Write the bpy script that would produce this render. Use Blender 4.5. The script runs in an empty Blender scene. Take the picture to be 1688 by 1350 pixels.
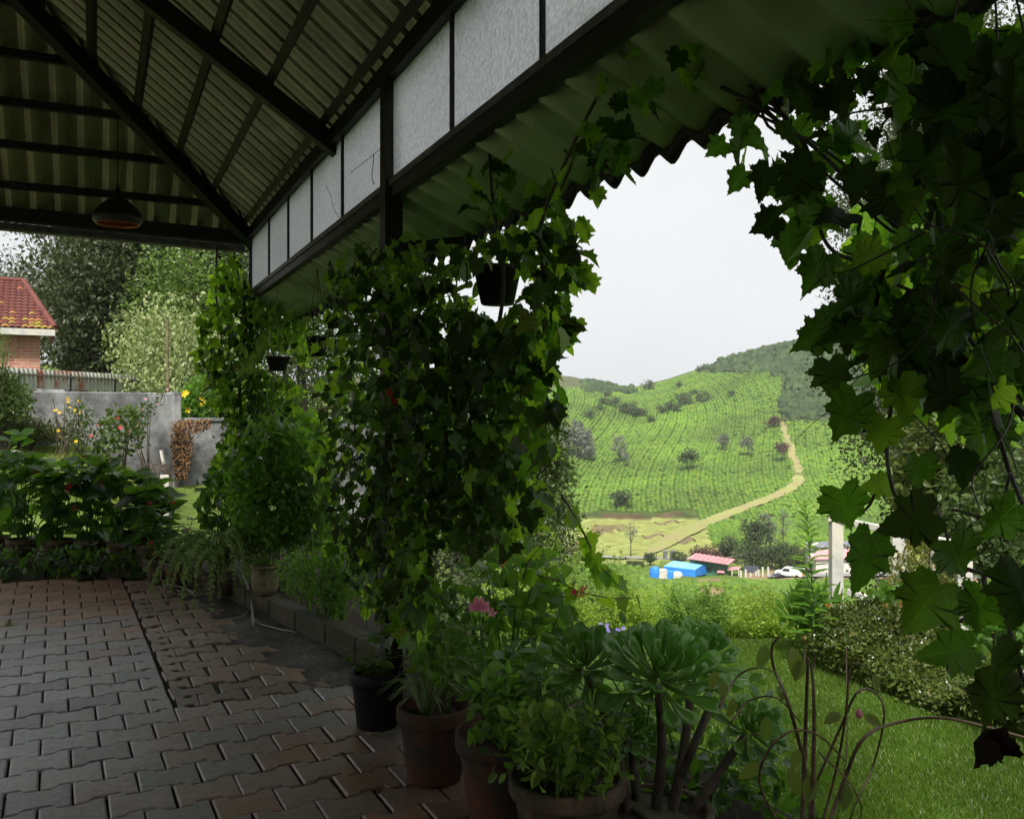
import bpy, bmesh, math, random
import numpy as np
from mathutils import Matrix, Vector
random.seed(7)
rng = np.random.default_rng(11)
scene = bpy.context.scene
COL = scene.collection
# ------------------------------------------------------------------ camera
TH = math.radians(26.65)
S, C = math.sin(TH), math.cos(TH)
FPX, CX, HY, CAMZ = 1500.0, 844.0, 680.0, 1.45
cd = bpy.data.cameras.new('camera')
cam = bpy.data.objects.new('camera', cd)
COL.objects.link(cam)
cam.location = (0, 0, CAMZ)
cam.rotation_euler = (math.radians(90), 0, -TH)
cd.sensor_width = 36.0
cd.lens = FPX / 1688 * 36.0
cd.shift_y = (HY - 675) / 1688
cd.clip_start = 0.05
cd.clip_end = 6000
scene.camera = cam
# ------------------------------------------------------------------ world
SUN_EL, SUN_AZ = math.radians(52), math.radians(215)   # azimuth measured clockwise from +Y
w = bpy.data.worlds.new('World')
scene.world = w
w.use_nodes = True
nt = w.node_tree
nt.nodes.clear()
sky = nt.nodes.new('ShaderNodeTexSky')
sky.sky_type = 'NISHITA'
sky.sun_disc = False
sky.sun_elevation = SUN_EL
sky.sun_rotation = SUN_AZ
sky.air_density = 1.6
sky.dust_density = 6.0
sky.ozone_density = 1.0
hs = nt.nodes.new('ShaderNodeHueSaturation')
hs.inputs['Saturation'].default_value = 0.12
hs.inputs['Value'].default_value = 0.75
mixw = nt.nodes.new('ShaderNodeMix')
mixw.data_type = 'RGBA'
mixw.inputs['Factor'].default_value = 0.85
mixw.inputs['B'].default_value = (5.3, 5.4, 5.45, 1)
bg = nt.nodes.new('ShaderNodeBackground')
bg.inputs['Strength'].default_value = 0.1
wo = nt.nodes.new('ShaderNodeOutputWorld')
nt.links.new(sky.outputs[0], hs.inputs['Color'])
nt.links.new(hs.outputs[0], mixw.inputs['A'])
cn = nt.nodes.new('ShaderNodeTexNoise'); cn.inputs['Scale'].default_value = 2.2; cn.inputs['Detail'].default_value = 5
cr = nt.nodes.new('ShaderNodeMapRange'); cr.inputs['From Min'].default_value = .3; cr.inputs['From Max'].default_value = .7; cr.inputs['To Min'].default_value = .92; cr.inputs['To Max'].default_value = 1.05
cs = nt.nodes.new('ShaderNodeVectorMath'); cs.operation = 'SCALE'
tcw = nt.nodes.new('ShaderNodeTexCoord'); nt.links.new(tcw.outputs['Generated'], cn.inputs['Vector'])
nt.links.new(cn.outputs['Fac'], cr.inputs['Value']); nt.links.new(mixw.outputs['Result'], cs.inputs[0]); nt.links.new(cr.outputs['Result'], cs.inputs['Scale'])
nt.links.new(cs.outputs[0], bg.inputs['Color'])
nt.links.new(bg.outputs[0], wo.inputs['Surface'])
# ------------------------------------------------------------------ sun
sl = bpy.data.lights.new('sun', 'SUN')
sl.energy = 4.0
sl.angle = math.radians(12)
sl.color = (1.0, 0.95, 0.86)
sun = bpy.data.objects.new('sun', sl)
COL.objects.link(sun)
sd = Vector((math.sin(SUN_AZ) * math.cos(SUN_EL), math.cos(SUN_AZ) * math.cos(SUN_EL), math.sin(SUN_EL)))
sun.rotation_euler = sd.to_track_quat('Z', 'Y').to_euler()
sun.location = (0, 0, 40)
vs = scene.view_settings
vs.view_transform = 'Standard'
vs.look = 'None'
vs.exposure = 0.9
vs.gamma = 1.0
vs.use_curve_mapping = False
scene.cycles.use_denoising = True
scene.cycles.max_bounces = 10
scene.cycles.diffuse_bounces = 4
scene.cycles.transmission_bounces = 6
scene.cycles.transparent_max_bounces = 8
scene.cycles.sample_clamp_indirect = 8.0
# ------------------------------------------------------------------ helpers
def at(px, py, Z):
    xc = (px - CX) / FPX * Z
    return Vector((Z * S + xc * C, Z * C - xc * S, CAMZ + (HY - py) / FPX * Z))

def onfloor(px, py, z=0.0):
    return at(px, py, FPX * (CAMZ - z) / (py - HY))

def proj(P):
    P = np.asarray(P, float)
    Z = P[..., 0] * S + P[..., 1] * C
    xc = P[..., 0] * C - P[..., 1] * S
    return CX + FPX * xc / Z, HY - FPX * (P[..., 2] - CAMZ) / Z, Z

def sstep(a, b, x):
    t = np.clip((np.asarray(x, float) - a) / (b - a), 0, 1)
    return t * t * (3 - 2 * t)

def tag(o, label=None, cat=None, group=None, kind=None):
    if label: o['label'] = label
    if cat: o['category'] = cat
    if group: o['group'] = group
    if kind: o['kind'] = kind
    return o

def thing(name, label, cat, loc=(0, 0, 0), group=None):
    o = bpy.data.objects.new(name, None)
    o.empty_display_size = 0.05
    COL.objects.link(o)
    o.location = loc
    return tag(o, label, cat, group)

def link(name, me, parent=None, loc=None, mat=None, kind=None):
    o = bpy.data.objects.new(name, me)
    COL.objects.link(o)
    if parent is not None:
        o.parent = parent
    if loc is not None:
        o.location = loc
    if mat is not None and not me.materials:
        me.materials.append(mat)
    if kind: o['kind'] = kind
    return o

def npmesh(name, V, F, mat=None, smooth=False):
    """V (n,3), F (m,k) of one face size"""
    V = np.asarray(V, np.float32); F = np.asarray(F, np.int32)
    me = bpy.data.meshes.new(name)
    me.vertices.add(len(V)); me.vertices.foreach_set('co', V.ravel())
    k = F.shape[1]
    me.loops.add(F.size); me.loops.foreach_set('vertex_index', F.ravel())
    me.polygons.add(len(F))
    me.polygons.foreach_set('loop_start', np.arange(0, F.size, k, dtype=np.int32))
    me.polygons.foreach_set('loop_total', np.full(len(F), k, np.int32))
    if smooth:
        me.polygons.foreach_set('use_smooth', np.ones(len(F), bool))
    me.update(calc_edges=True)
    if mat is not None: me.materials.append(mat)
    return me

class MB:
    """collects shapes; build() links them as one mesh object"""
    def __init__(s): s.v = []; s.f = []
    def add(s, V, F):
        o = len(s.v); s.v += [tuple(map(float, p)) for p in V]; s.f += [tuple(i + o for i in f) for f in F]; return s
    def box(s, c, size, ax=None):
        c = Vector(c); hx, hy, hz = (q / 2 for q in size)
        X, Y, Zv = ax if ax else (Vector((1, 0, 0)), Vector((0, 1, 0)), Vector((0, 0, 1)))
        P = [c + X * (sx * hx) + Y * (sy * hy) + Zv * (sz * hz) for sz in (-1, 1) for sy in (-1, 1) for sx in (-1, 1)]
        return s.add(P, [(0, 2, 3, 1), (4, 5, 7, 6), (0, 1, 5, 4), (2, 6, 7, 3), (0, 4, 6, 2), (1, 3, 7, 5)])
    def bar(s, a, b, wd, hg, up=(0, 0, 1)):
        a = Vector(a); b = Vector(b); y = (b - a); L = y.length; y.normalize()
        x = y.cross(Vector(up)); x.normalize(); z = x.cross(y)
        return s.box((a + b) / 2, (wd, L, hg), (x, y, z))
    def tube(s, pts, r, n=6, r2=None, cap=True):
        pts = [Vector(p) for p in pts]; m = len(pts)
        if m < 2: return s
        V = []; prev = None
        for i, p in enumerate(pts):
            t = (pts[min(i + 1, m - 1)] - pts[max(i - 1, 0)])
            if t.length < 1e-9: t = Vector((0, 0, 1))
            t.normalize()
            if prev is None:
                a = t.orthogonal().normalized()
            else:
                a = prev - t * prev.dot(t)
                a = a.normalized() if a.length > 1e-6 else t.orthogonal().normalized()
            prev = a; b = t.cross(a)
            rr = r[i] if isinstance(r, (list, tuple, np.ndarray)) else (r if r2 is None else r + (r2 - r) * i / (m - 1))
            for k in range(n):
                q = 2 * math.pi * k / n
                V.append(p + a * (rr * math.cos(q)) + b * (rr * math.sin(q)))
        F = [(i * n + k, i * n + (k + 1) % n, (i + 1) * n + (k + 1) % n, (i + 1) * n + k) for i in range(m - 1) for k in range(n)]
        if cap:
            F += [tuple(range(n))[::-1], tuple((m - 1) * n + k for k in range(n))]
        return s.add(V, F)
    def lathe(s, prof, c=(0, 0, 0), n=24, jit=0.0):
        V = []; F = []
        for r, z in prof:
            for k in range(n):
                q = 2 * math.pi * k / n
                rr = r * (1 + jit * math.sin(3 * q + z * 9))
                V.append((c[0] + rr * math.cos(q), c[1] + rr * math.sin(q), c[2] + z))
        for i in range(len(prof) - 1):
            for k in range(n):
                F.append((i * n + k, i * n + (k + 1) % n, (i + 1) * n + (k + 1) % n, (i + 1) * n + k))
        return s.add(V, F)
    def prism(s, pts, z0, z1):
        n = len(pts)
        V = [(x, y, z0) for x, y in pts] + [(x, y, z1) for x, y in pts]
        F = [tuple(range(n))[::-1], tuple(range(n, 2 * n))] + [(k, (k + 1) % n, n + (k + 1) % n, n + k) for k in range(n)]
        return s.add(V, F)
    def mesh(s, name, mat=None, smooth=False, org=(0, 0, 0)):
        me = bpy.data.meshes.new(name)
        o = Vector(org)
        me.from_pydata([tuple(Vector(p) - o) for p in s.v], [], s.f)
        if smooth: me.polygons.foreach_set('use_smooth', [True] * len(me.polygons))
        me.update()
        if mat is not None: me.materials.append(mat)
        return me
    def build(s, name, mat, parent=None, smooth=False, org=None, kind=None, bevel=0):
        if org is None:
            org = parent.location if parent is not None else (0, 0, 0)
            o = link(name, s.mesh(name, mat, smooth, org), parent, kind=kind)
        else:
            o = link(name, s.mesh(name, mat, smooth, org), parent, loc=(Vector(org) - parent.location) if parent is not None else org, kind=kind)
        if bevel:
            m = o.modifiers.new('bevel', 'BEVEL'); m.width = bevel; m.segments = 2; m.limit_method = 'ANGLE'
        return o

# --- leaf prototypes: lie in XY, stalk at origin, tip towards +Y, face +Z; (V, F) of triangles
def fan_leaf(half, cy=0.4, fold=0.18, droop=0.25, ring=False, wave=0.0, seed=0):
    r = random.Random(seed)
    right = [(x, y) for x, y in half]
    left = [(-x, y) for x, y in reversed(half) if x > 1e-6]
    out = right + left
    n = len(out)
    def zz(x, y):
        return fold * abs(x) - droop * (y * y) * 0.6 + wave * math.sin(7 * x + 5 * y + seed)
    V = [(0, cy, zz(0, cy) - 0.01)]; F = []
    if ring:
        for x, y in out:
            mx, my = x * .55, cy + (y - cy) * .55
            V.append((mx, my, zz(mx, my)))
        for x, y in out: V.append((x, y, zz(x, y) + wave * .25 * r.uniform(-1, 1)))
        for k in range(n):
            a, b = 1 + k, 1 + (k + 1) % n
            F += [(0, a, b), (a, a + n, b + n), (a, b + n, b)]
    else:
        for x, y in out: V.append((x, y, zz(x, y)))
        F = [(0, 1 + k, 1 + (k + 1) % n) for k in range(n)]
    return np.array(V, float), np.array(F, int)

IVY = [(0, 0.02), (.14, -.13), (.36, -.10), (.40, .05), (.60, .16), (.42, .30), (.55, .52), (.30, .56), (.20, .78), (0, 1.06)]
IVY2 = [(0, 0.03), (.16, -.10), (.40, -.14), (.37, .06), (.52, .10), (.48, .27), (.63, .40), (.36, .48), (.34, .66), (.15, .72), (0, .98)]
IVY3 = [(0, 0.0), (.20, -.16), (.44, -.02), (.40, .16), (.66, .30), (.40, .40), (.44, .62), (.22, .64), (0, 1.0)]
OVAL = [(0, 0), (.16, .12), (.26, .32), (.26, .55), (.15, .82), (0, 1.0)]
LANCE = [(0, 0), (.07, .15), (.11, .4), (.07, .75), (0, 1.0)]
ROUND = [(0, .02), (.16, -.12), (.36, -.06), (.38, .08), (.52, .18), (.46, .34), (.54, .52), (.38, .62), (.36, .80), (.18, .80), (0, .92)]
SPOON = [(0, 0), (.03, .1), (.04, .35), (.09, .58), (.165, .78), (.17, .9), (.11, .99), (.04, 1.02), (0, 1.025)]
P_IVY = [fan_leaf(IVY, seed=1), fan_leaf(IVY2, seed=2, fold=.05), fan_leaf(IVY3, seed=3, fold=.25, droop=.4)]
def teeth(half, d=.025):
    out = []
    for (x0, y0), (x1, y1) in zip(half[:-1], half[1:]):
        out.append((x0, y0))
        L = math.hypot(x1 - x0, y1 - y0)
        if L > .16 and x0 > .02 or L > .22:
            nx, ny = (y1 - y0) / L, -(x1 - x0) / L
            for f_, o_ in ((.33, -d * .6), (.5, d), (.62, -d * .7)):
                out.append((max(.005, x0 + (x1 - x0) * f_ + nx * o_), y0 + (y1 - y0) * f_ + ny * o_))
    return out + [half[-1]]
IVYT, IVYT2, IVYT3 = teeth(IVY), teeth(IVY2), teeth(IVY3)
P_IVY_HI = [fan_leaf(IVYT, ring=True, wave=.03, seed=1, fold=.3), fan_leaf(IVYT2, ring=True, wave=.04, seed=2, fold=.12), fan_leaf(IVYT3, ring=True, wave=.04, seed=3, fold=.28, droop=.5), fan_leaf(IVYT, ring=True, wave=.05, seed=5, fold=-.15, droop=.1), fan_leaf(IVYT3, ring=True, wave=.05, seed=8, fold=.05, droop=.35)]
P_OVAL = [fan_leaf(OVAL, seed=1, fold=.3, droop=.35), fan_leaf(OVAL, seed=4, fold=.2, droop=.6)]
P_LANCE = [fan_leaf(LANCE, seed=1, fold=.4, droop=.4)]
P_ROUND = [fan_leaf(ROUND, seed=1, fold=-.08, droop=-.1, cy=.36)]
P_DIA = [(np.array([(0, 0, 0), (.27, .5, .06), (0, 1, -.1), (-.27, .5, .06)], float), np.array([(0, 1, 2), (0, 2, 3)]))]
P_NEEDLE = [(np.array([(-.05, 0, 0), (.05, 0, 0), (0, 1, 0)], float), np.array([(0, 1, 2)]))]

def frames(tip, nrm):
    y = tip / np.linalg.norm(tip, axis=1, keepdims=True)
    z = nrm - (nrm * y).sum(1, keepdims=True) * y
    ln = np.linalg.norm(z, axis=1, keepdims=True)
    z = np.where(ln > 1e-4, z / np.maximum(ln, 1e-4), np.cross(y, [1.0, 0.1, 0.2]))
    x = np.cross(y, z)
    return np.stack([x, y, z], axis=2)

def rdir(n): 
    v = rng.normal(size=(n, 3)); return v / np.linalg.norm(v, axis=1, keepdims=True)

def merged(name, protos, pos, R, sc, mat, parent=None, kind='stuff', org=None):
    """many small leaves joined into one part"""
    if len(pos) == 0: return None
    org = np.array(parent.location if (parent is not None and org is None) else (org if org is not None else (0, 0, 0)), float)
    idx = rng.integers(0, len(protos), len(pos))
    Vs = []; Fs = []; off = 0
    for k, (V, F) in enumerate(protos):
        m = idx == k
        if not m.any(): continue
        P = np.einsum('nij,vj->nvi', R[m] * sc[m][:, None, None], V) + (pos[m] - org)[:, None, :]
        n = m.sum()
        Fs.append((F[None] + (np.arange(n) * len(V))[:, None, None]).reshape(-1, 3) + off)
        Vs.append(P.reshape(-1, 3)); off += n * len(V)
    me = npmesh(name, np.concatenate(Vs), np.concatenate(Fs), mat)
    return link(name, me, parent, kind=kind)

def leaf_objects(name, meshes, pos, R, sc, parent):
    org = np.array(parent.location)
    for p, r, s_ in zip(pos, R, sc):
        o = bpy.data.objects.new(name, meshes[int(rng.integers(0, len(meshes)))])
        M = Matrix(((r[0, 0] * s_, r[0, 1] * s_, r[0, 2] * s_, p[0] - org[0]), (r[1, 0] * s_, r[1, 1] * s_, r[1, 2] * s_, p[1] - org[1]), (r[2, 0] * s_, r[2, 1] * s_, r[2, 2] * s_, p[2] - org[2]), (0, 0, 0, 1)))
        o.parent = parent
        o.matrix_basis = M
        COL.objects.link(o)

def foliage(parent, hi_meshes, protos, pos, R, sc, mat, nobj=300, partname='leaf', stuffname='foliage', minpx=10):
    """the leaves that show largest become parts of their own, the rest one joined part"""
    pos = np.asarray(pos, float)
    if len(pos) == 0: return
    px, py, Z = proj(pos)
    size = FPX * sc / np.maximum(Z, .1)
    face = np.abs((R[:, :, 2] * (pos - [0, 0, CAMZ]) / np.linalg.norm(pos - [0, 0, CAMZ], axis=1, keepdims=True)).sum(1))
    inframe = (px > -20) & (px < 1710) & (py > -20) & (py < 1370)
    score = size * (0.35 + face) * inframe - Z * 3
    score[(size < minpx) | ~inframe] = -1e9
    order = np.argsort(-score)
    k = min(nobj, int((score > -1e8).sum()))
    a, b = order[:k], order[k:]
    leaf_objects(partname, hi_meshes, pos[a], R[a], sc[a], parent)
    merged(stuffname, protos, pos[b], R[b], sc[b], mat, parent)

def inpoly(px, py, poly):
    px = np.asarray(px); py = np.asarray(py); r = np.zeros(px.shape, bool)
    n = len(poly); j = n - 1
    for i in range(n):
        xi, yi = poly[i]; xj, yj = poly[j]
        c = ((yi > py) != (yj > py)) & (px < (xj - xi) * (py - yi) / ((yj - yi) or 1e-9) + xi)
        r ^= c; j = i
    return r

def inpoly_pts(poly, n):
    xs = [p[0] for p in poly]; ys = [p[1] for p in poly]; out = np.zeros((0, 2))
    while len(out) < n:
        q = np.c_[rng.uniform(min(xs), max(xs), n * 2), rng.uniform(min(ys), max(ys), n * 2)]
        out = np.r_[out, q[inpoly(q[:, 0], q[:, 1], poly)]]
    return out[:n]

def atv(px, py, Z):
    xc = (px - CX) / FPX * Z
    return np.c_[Z * S + xc * C, Z * C - xc * S, CAMZ + (HY - py) / FPX * Z]

def curve_pts(ctrl, n=24):
    """Catmull-Rom through control points"""
    c = [Vector(p) for p in ctrl]
    if len(c) == 2: c = [c[0], (c[0] + c[1]) / 2, c[1]]
    c = [c[0] * 2 - c[1]] + c + [c[-1] * 2 - c[-2]]
    out = []; m = len(c) - 3
    for i in range(n):
        t = i / (n - 1) * m; k = min(int(t), m - 1); t -= k
        p0, p1, p2, p3 = c[k:k + 4]
        out.append(0.5 * ((2 * p1) + (p2 - p0) * t + (2 * p0 - 5 * p1 + 4 * p2 - p3) * t * t + (3 * p1 - p0 - 3 * p2 + p3) * t ** 3))
    return out
# ------------------------------------------------------------------ materials
def nodes(name):
    m = bpy.data.materials.new(name); m.use_nodes = True
    t = m.node_tree; t.nodes.clear()
    return m, t, t.nodes.new, t.links.new

def rgb(c): return (c[0], c[1], c[2], 1)

def ramp(new, cols, pos=None):
    r = new('ShaderNodeValToRGB'); e = r.color_ramp.elements
    while len(e) < len(cols): e.new(1)
    for i, c in enumerate(cols):
        e[i].position = pos[i] if pos else i / (len(cols) - 1); e[i].color = rgb(c)
    return r

def pm(name, c1, c2, scale=4.0, rough=.7, bump=.15, bscale=None, spec=.3, detail=6, metal=0, c3=None, stain=1.2, bdist=.01, coord='pos', rvar=.1):
    """noise-mottled solid: c1/c2 fine noise, c3 large stains"""
    m, t, new, lk = nodes(name)
    tc = new('ShaderNodeNewGeometry') if coord == 'pos' else new('ShaderNodeTexCoord')
    co = tc.outputs['Position'] if coord == 'pos' else tc.outputs['Object']
    n1 = new('ShaderNodeTexNoise'); n1.inputs['Scale'].default_value = scale; n1.inputs['Detail'].default_value = detail; n1.inputs['Roughness'].default_value = .65
    lk(co, n1.inputs['Vector'])
    r1 = ramp(new, [c1, c2], [.35, .68]); lk(n1.outputs['Fac'], r1.inputs['Fac'])
    col = r1.outputs['Color']
    if c3:
        n2 = new('ShaderNodeTexNoise'); n2.inputs['Scale'].default_value = stain; n2.inputs['Detail'].default_value = 8; n2.inputs['Roughness'].default_value = .7
        lk(co, n2.inputs['Vector'])
        r2 = ramp(new, [(0, 0, 0), (1, 1, 1)], [.42, .60]); lk(n2.outputs['Fac'], r2.inputs['Fac'])
        mx = new('ShaderNodeMix'); mx.data_type = 'RGBA'; lk(r2.outputs['Color'], mx.inputs['Factor']); lk(col, mx.inputs['A']); mx.inputs['B'].default_value = rgb(c3)
        col = mx.outputs['Result']
    b = new('ShaderNodeBsdfPrincipled'); lk(col, b.inputs['Base Color'])
    b.inputs['Metallic'].default_value = metal
    b.inputs['Specular IOR Level'].default_value = spec
    mr = new('ShaderNodeMapRange'); lk(n1.outputs['Fac'], mr.inputs['Value']); mr.inputs['To Min'].default_value = max(.05, rough - rvar); mr.inputs['To Max'].default_value = min(1, rough + rvar)
    lk(mr.outputs['Result'], b.inputs['Roughness'])
    if bump:
        n3 = new('ShaderNodeTexNoise'); n3.inputs['Scale'].default_value = bscale or scale * 6; n3.inputs['Detail'].default_value = 5
        lk(co, n3.inputs['Vector'])
        bp = new('ShaderNodeBump'); bp.inputs['Strength'].default_value = bump; bp.inputs['Distance'].default_value = bdist
        lk(n3.outputs['Fac'], bp.inputs['Height']); lk(bp.outputs['Normal'], b.inputs['Normal'])
    o = new('ShaderNodeOutputMaterial'); lk(b.outputs[0], o.inputs['Surface'])
    return m

def leafmat(name, cols, tl, tw=.4, rough=.42, spec=.35, veins=False, wscale=1.2, vein=(.14, .22, .05), base=None):
    """leaf: per-leaf random tone, translucent; cols list of tones"""
    m, t, new, lk = nodes(name)
    g = new('ShaderNodeNewGeometry'); oi = new('ShaderNodeObjectInfo')
    ad = new('ShaderNodeMath'); ad.operation = 'ADD'; lk(g.outputs['Random Per Island'], ad.inputs[0]); lk(oi.outputs['Random'], ad.inputs[1])
    fr = new('ShaderNodeMath'); fr.operation = 'FRACT'; lk(ad.outputs[0], fr.inputs[0])
    r = ramp(new, cols); lk(fr.outputs[0], r.inputs['Fac'])
    nz = new('ShaderNodeTexNoise'); nz.inputs['Scale'].default_value = wscale; nz.inputs['Detail'].default_value = 3
    lk(g.outputs['Position'], nz.inputs['Vector'])
    hv = new('ShaderNodeHueSaturation'); lk(r.outputs['Color'], hv.inputs['Color'])
    mr = new('ShaderNodeMapRange'); lk(nz.outputs['Fac'], mr.inputs['Value']); mr.inputs['From Min'].default_value = .3; mr.inputs['From Max'].default_value = .7; mr.inputs['To Min'].default_value = .7; mr.inputs['To Max'].default_value = 1.35
    lk(mr.outputs['Result'], hv.inputs['Value'])
    col = hv.outputs['Color']
    tmul = new('ShaderNodeMix'); tmul.data_type = 'RGBA'; tmul.blend_type = 'MULTIPLY'; tmul.inputs['Factor'].default_value = 1
    tcol = new('ShaderNodeHueSaturation'); tcol.inputs['Color'].default_value = rgb(tl); lk(mr.outputs['Result'], tcol.inputs['Value'])
    tout = tcol.outputs['Color']
    if base:      # paler towards the stalk
        tcb = new('ShaderNodeTexCoord'); spb = new('ShaderNodeSeparateXYZ'); lk(tcb.outputs['Object'], spb.inputs[0])
        mpb = new('ShaderNodeMapRange'); lk(spb.outputs['Y'], mpb.inputs['Value']); mpb.inputs['From Min'].default_value = .1; mpb.inputs['From Max'].default_value = .75; mpb.inputs['To Min'].default_value = 1; mpb.inputs['To Max'].default_value = 0
        mxb = new('ShaderNodeMix'); mxb.data_type = 'RGBA'; lk(mpb.outputs['Result'], mxb.inputs['Factor']); lk(col, mxb.inputs['A']); mxb.inputs['B'].default_value = rgb(base); col = mxb.outputs['Result']
    if veins:
        tc = new('ShaderNodeTexCoord'); sp = new('ShaderNodeSeparateXYZ'); lk(tc.outputs['Object'], sp.inputs[0])
        at2 = new('ShaderNodeMath'); at2.operation = 'ARCTAN2'; lk(sp.outputs['X'], at2.inputs[0]); lk(sp.outputs['Y'], at2.inputs[1])
        m4 = new('ShaderNodeMath'); m4.operation = 'MULTIPLY'; lk(at2.outputs[0], m4.inputs[0]); m4.inputs[1].default_value = 4.2
        sn = new('ShaderNodeMath'); sn.operation = 'SINE'; lk(m4.outputs[0], sn.inputs[0])
        ab = new('ShaderNodeMath'); ab.operation = 'ABSOLUTE'; lk(sn.outputs[0], ab.inputs[0])
        ln = new('ShaderNodeVectorMath'); ln.operation = 'LENGTH'; lk(tc.outputs['Object'], ln.inputs[0])
        ml = new('ShaderNodeMath'); ml.operation = 'MULTIPLY'; lk(ab.outputs[0], ml.inputs[0]); lk(ln.outputs['Value'], ml.inputs[1])
        mp = new('ShaderNodeMapRange'); lk(ml.outputs[0], mp.inputs['Value']); mp.inputs['From Min'].default_value = .008; mp.inputs['From Max'].default_value = .045; mp.inputs['To Min'].default_value = .55; mp.inputs['To Max'].default_value = 0
        mx = new('ShaderNodeMix'); mx.data_type = 'RGBA'; lk(mp.outputs['Result'], mx.inputs['Factor']); lk(col, mx.inputs['A']); mx.inputs['B'].default_value = rgb(vein)
        col = mx.outputs['Result']
        mt = new('ShaderNodeMix'); mt.data_type = 'RGBA'; lk(mp.outputs['Result'], mt.inputs['Factor']); lk(tout, mt.inputs['A']); mt.inputs['B'].default_value = rgb((min(1, tl[0] * 1.6), min(1, tl[1] * 1.35), tl[2] * 2.5))
        # blotches
        nb = new('ShaderNodeTexNoise'); nb.inputs['Scale'].default_value = 3.0; nb.inputs['Detail'].default_value = 6; lk(tc.outputs['Object'], nb.inputs['Vector'])
        mb = new('ShaderNodeMapRange'); lk(nb.outputs['Fac'], mb.inputs['Value']); mb.inputs['From Min'].default_value = .3; mb.inputs['From Max'].default_value = .7; mb.inputs['To Min'].default_value = .75; mb.inputs['To Max'].default_value = 1.2
        ht = new('ShaderNodeHueSaturation'); lk(mt.outputs['Result'], ht.inputs['Color']); lk(mb.outputs['Result'], ht.inputs['Value'])
        tout = ht.outputs['Color']
    b = new('ShaderNodeBsdfPrincipled'); lk(col, b.inputs['Base Color']); b.inputs['Roughness'].default_value = rough; b.inputs['Specular IOR Level'].default_value = spec
    tr = new('ShaderNodeBsdfTranslucent'); lk(tout, tr.inputs['Color'])
    mxs = new('ShaderNodeMixShader'); mxs.inputs[0].default_value = tw
    lk(b.outputs[0], mxs.inputs[1]); lk(tr.outputs[0], mxs.inputs[2])
    o = new('ShaderNodeOutputMaterial'); lk(mxs.outputs[0], o.inputs['Surface'])
    return m

def plain(name, c, rough=.5, spec=.4, metal=0):
    return pm(name, tuple(q * .88 for q in c), tuple(min(1, q * 1.1) for q in c), scale=9, rough=rough, bump=.05, spec=spec, metal=metal)

M = {}
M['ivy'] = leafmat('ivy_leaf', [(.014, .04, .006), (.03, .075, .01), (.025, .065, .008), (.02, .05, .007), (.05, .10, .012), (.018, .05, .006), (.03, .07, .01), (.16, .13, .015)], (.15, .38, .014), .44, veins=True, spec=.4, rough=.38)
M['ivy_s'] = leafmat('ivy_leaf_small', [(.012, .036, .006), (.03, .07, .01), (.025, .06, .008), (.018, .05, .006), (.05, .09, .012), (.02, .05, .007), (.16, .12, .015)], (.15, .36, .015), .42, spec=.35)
M['ivy_y'] = leafmat('ivy_leaf_bright', [(.06, .13, .012), (.08, .17, .015), (.11, .18, .02)], (.40, .70, .03), .55)  # brighter copy; in the vines it puts backlight into the colour
M['ivy_d'] = leafmat('ivy_leaf_shaded', [(.010, .024, .005), (.016, .034, .006), (.03, .034, .010)], (.08, .16, .012), .32, rough=.6, spec=.15)  # darker copy; puts the shade inside the vines into the colour
M['dead'] = leafmat('dead_leaf', [(.06, .03, .012), (.09, .05, .02), (.05, .02, .01)], (.10, .04, .01), .2, rough=.8)
M['shriv'] = leafmat('shrivelled_leaf', [(.012, .009, .006), (.018, .012, .008)], (.02, .012, .005), .08, rough=.9, spec=.1)
M['geran'] = leafmat('geranium_leaf', [(.05, .10, .015), (.07, .13, .02), (.10, .13, .02)], (.26, .44, .05), .45, rough=.6)
M['hydra'] = leafmat('broad_leaf', [(.022, .065, .015), (.035, .09, .018), (.03, .06, .022)], (.16, .36, .025), .38, rough=.33, spec=.5)
M['soft'] = leafmat('soft_leaf', [(.04, .10, .012), (.06, .14, .015), (.05, .10, .02)], (.22, .46, .04), .42)
M['dark'] = leafmat('dark_tree_leaf', [(.025, .038, .014), (.04, .055, .02), (.06, .075, .03)], (.08, .12, .03), .3)
M['darkgrey'] = leafmat('grey_tree_leaf', [(.045, .06, .03), (.065, .08, .04), (.085, .10, .05)], (.08, .10, .035), .3)
M['mid'] = leafmat('mid_tree_leaf', [(.03, .055, .015), (.05, .08, .02), (.07, .10, .03)], (.12, .2, .03), .35)
M['pale'] = leafmat('pale_tree_leaf', [(.18, .22, .08), (.28, .32, .15), (.20, .26, .08)], (.25, .34, .10), .35)
M['cyp'] = leafmat('cypress_leaf', [(.05, .10, .02), (.08, .14, .025), (.10, .16, .03)], (.14, .24, .03), .3)
M['feather'] = leafmat('feather_leaf', [(.11, .19, .02), (.17, .26, .03), (.22, .30, .04)], (.38, .55, .06), .42)
M['feather2'] = leafmat('feather_leaf_dark', [(.06, .13, .02), (.09, .17, .025), (.12, .19, .03)], (.2, .36, .04), .4)
M['grass'] = leafmat('grass_blade', [(.038, .085, .008), (.055, .11, .010), (.09, .125, .018)], (.17, .31, .02), .33)
M['tea'] = leafmat('tea_leaf', [(.065, .14, .007), (.085, .17, .008), (.11, .19, .010), (.05, .115, .007), (.125, .19, .012)], (.15, .28, .010), .10, rough=.6, wscale=.03)
M['scrub'] = leafmat('scrub_leaf', [(.03, .06, .02), (.045, .08, .025), (.055, .09, .025)], (.06, .10, .025), .2, rough=.8, wscale=.05)
M['succ'] = leafmat('succulent_leaf', [(.10, .23, .035), (.14, .30, .045), (.11, .25, .06)], (.28, .55, .05), .28, rough=.28, spec=.6, base=(.24, .36, .06))
M['spider'] = leafmat('spider_leaf', [(.05, .10, .03), (.22, .26, .13), (.06, .11, .03)], (.2, .3, .08), .3)
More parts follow.
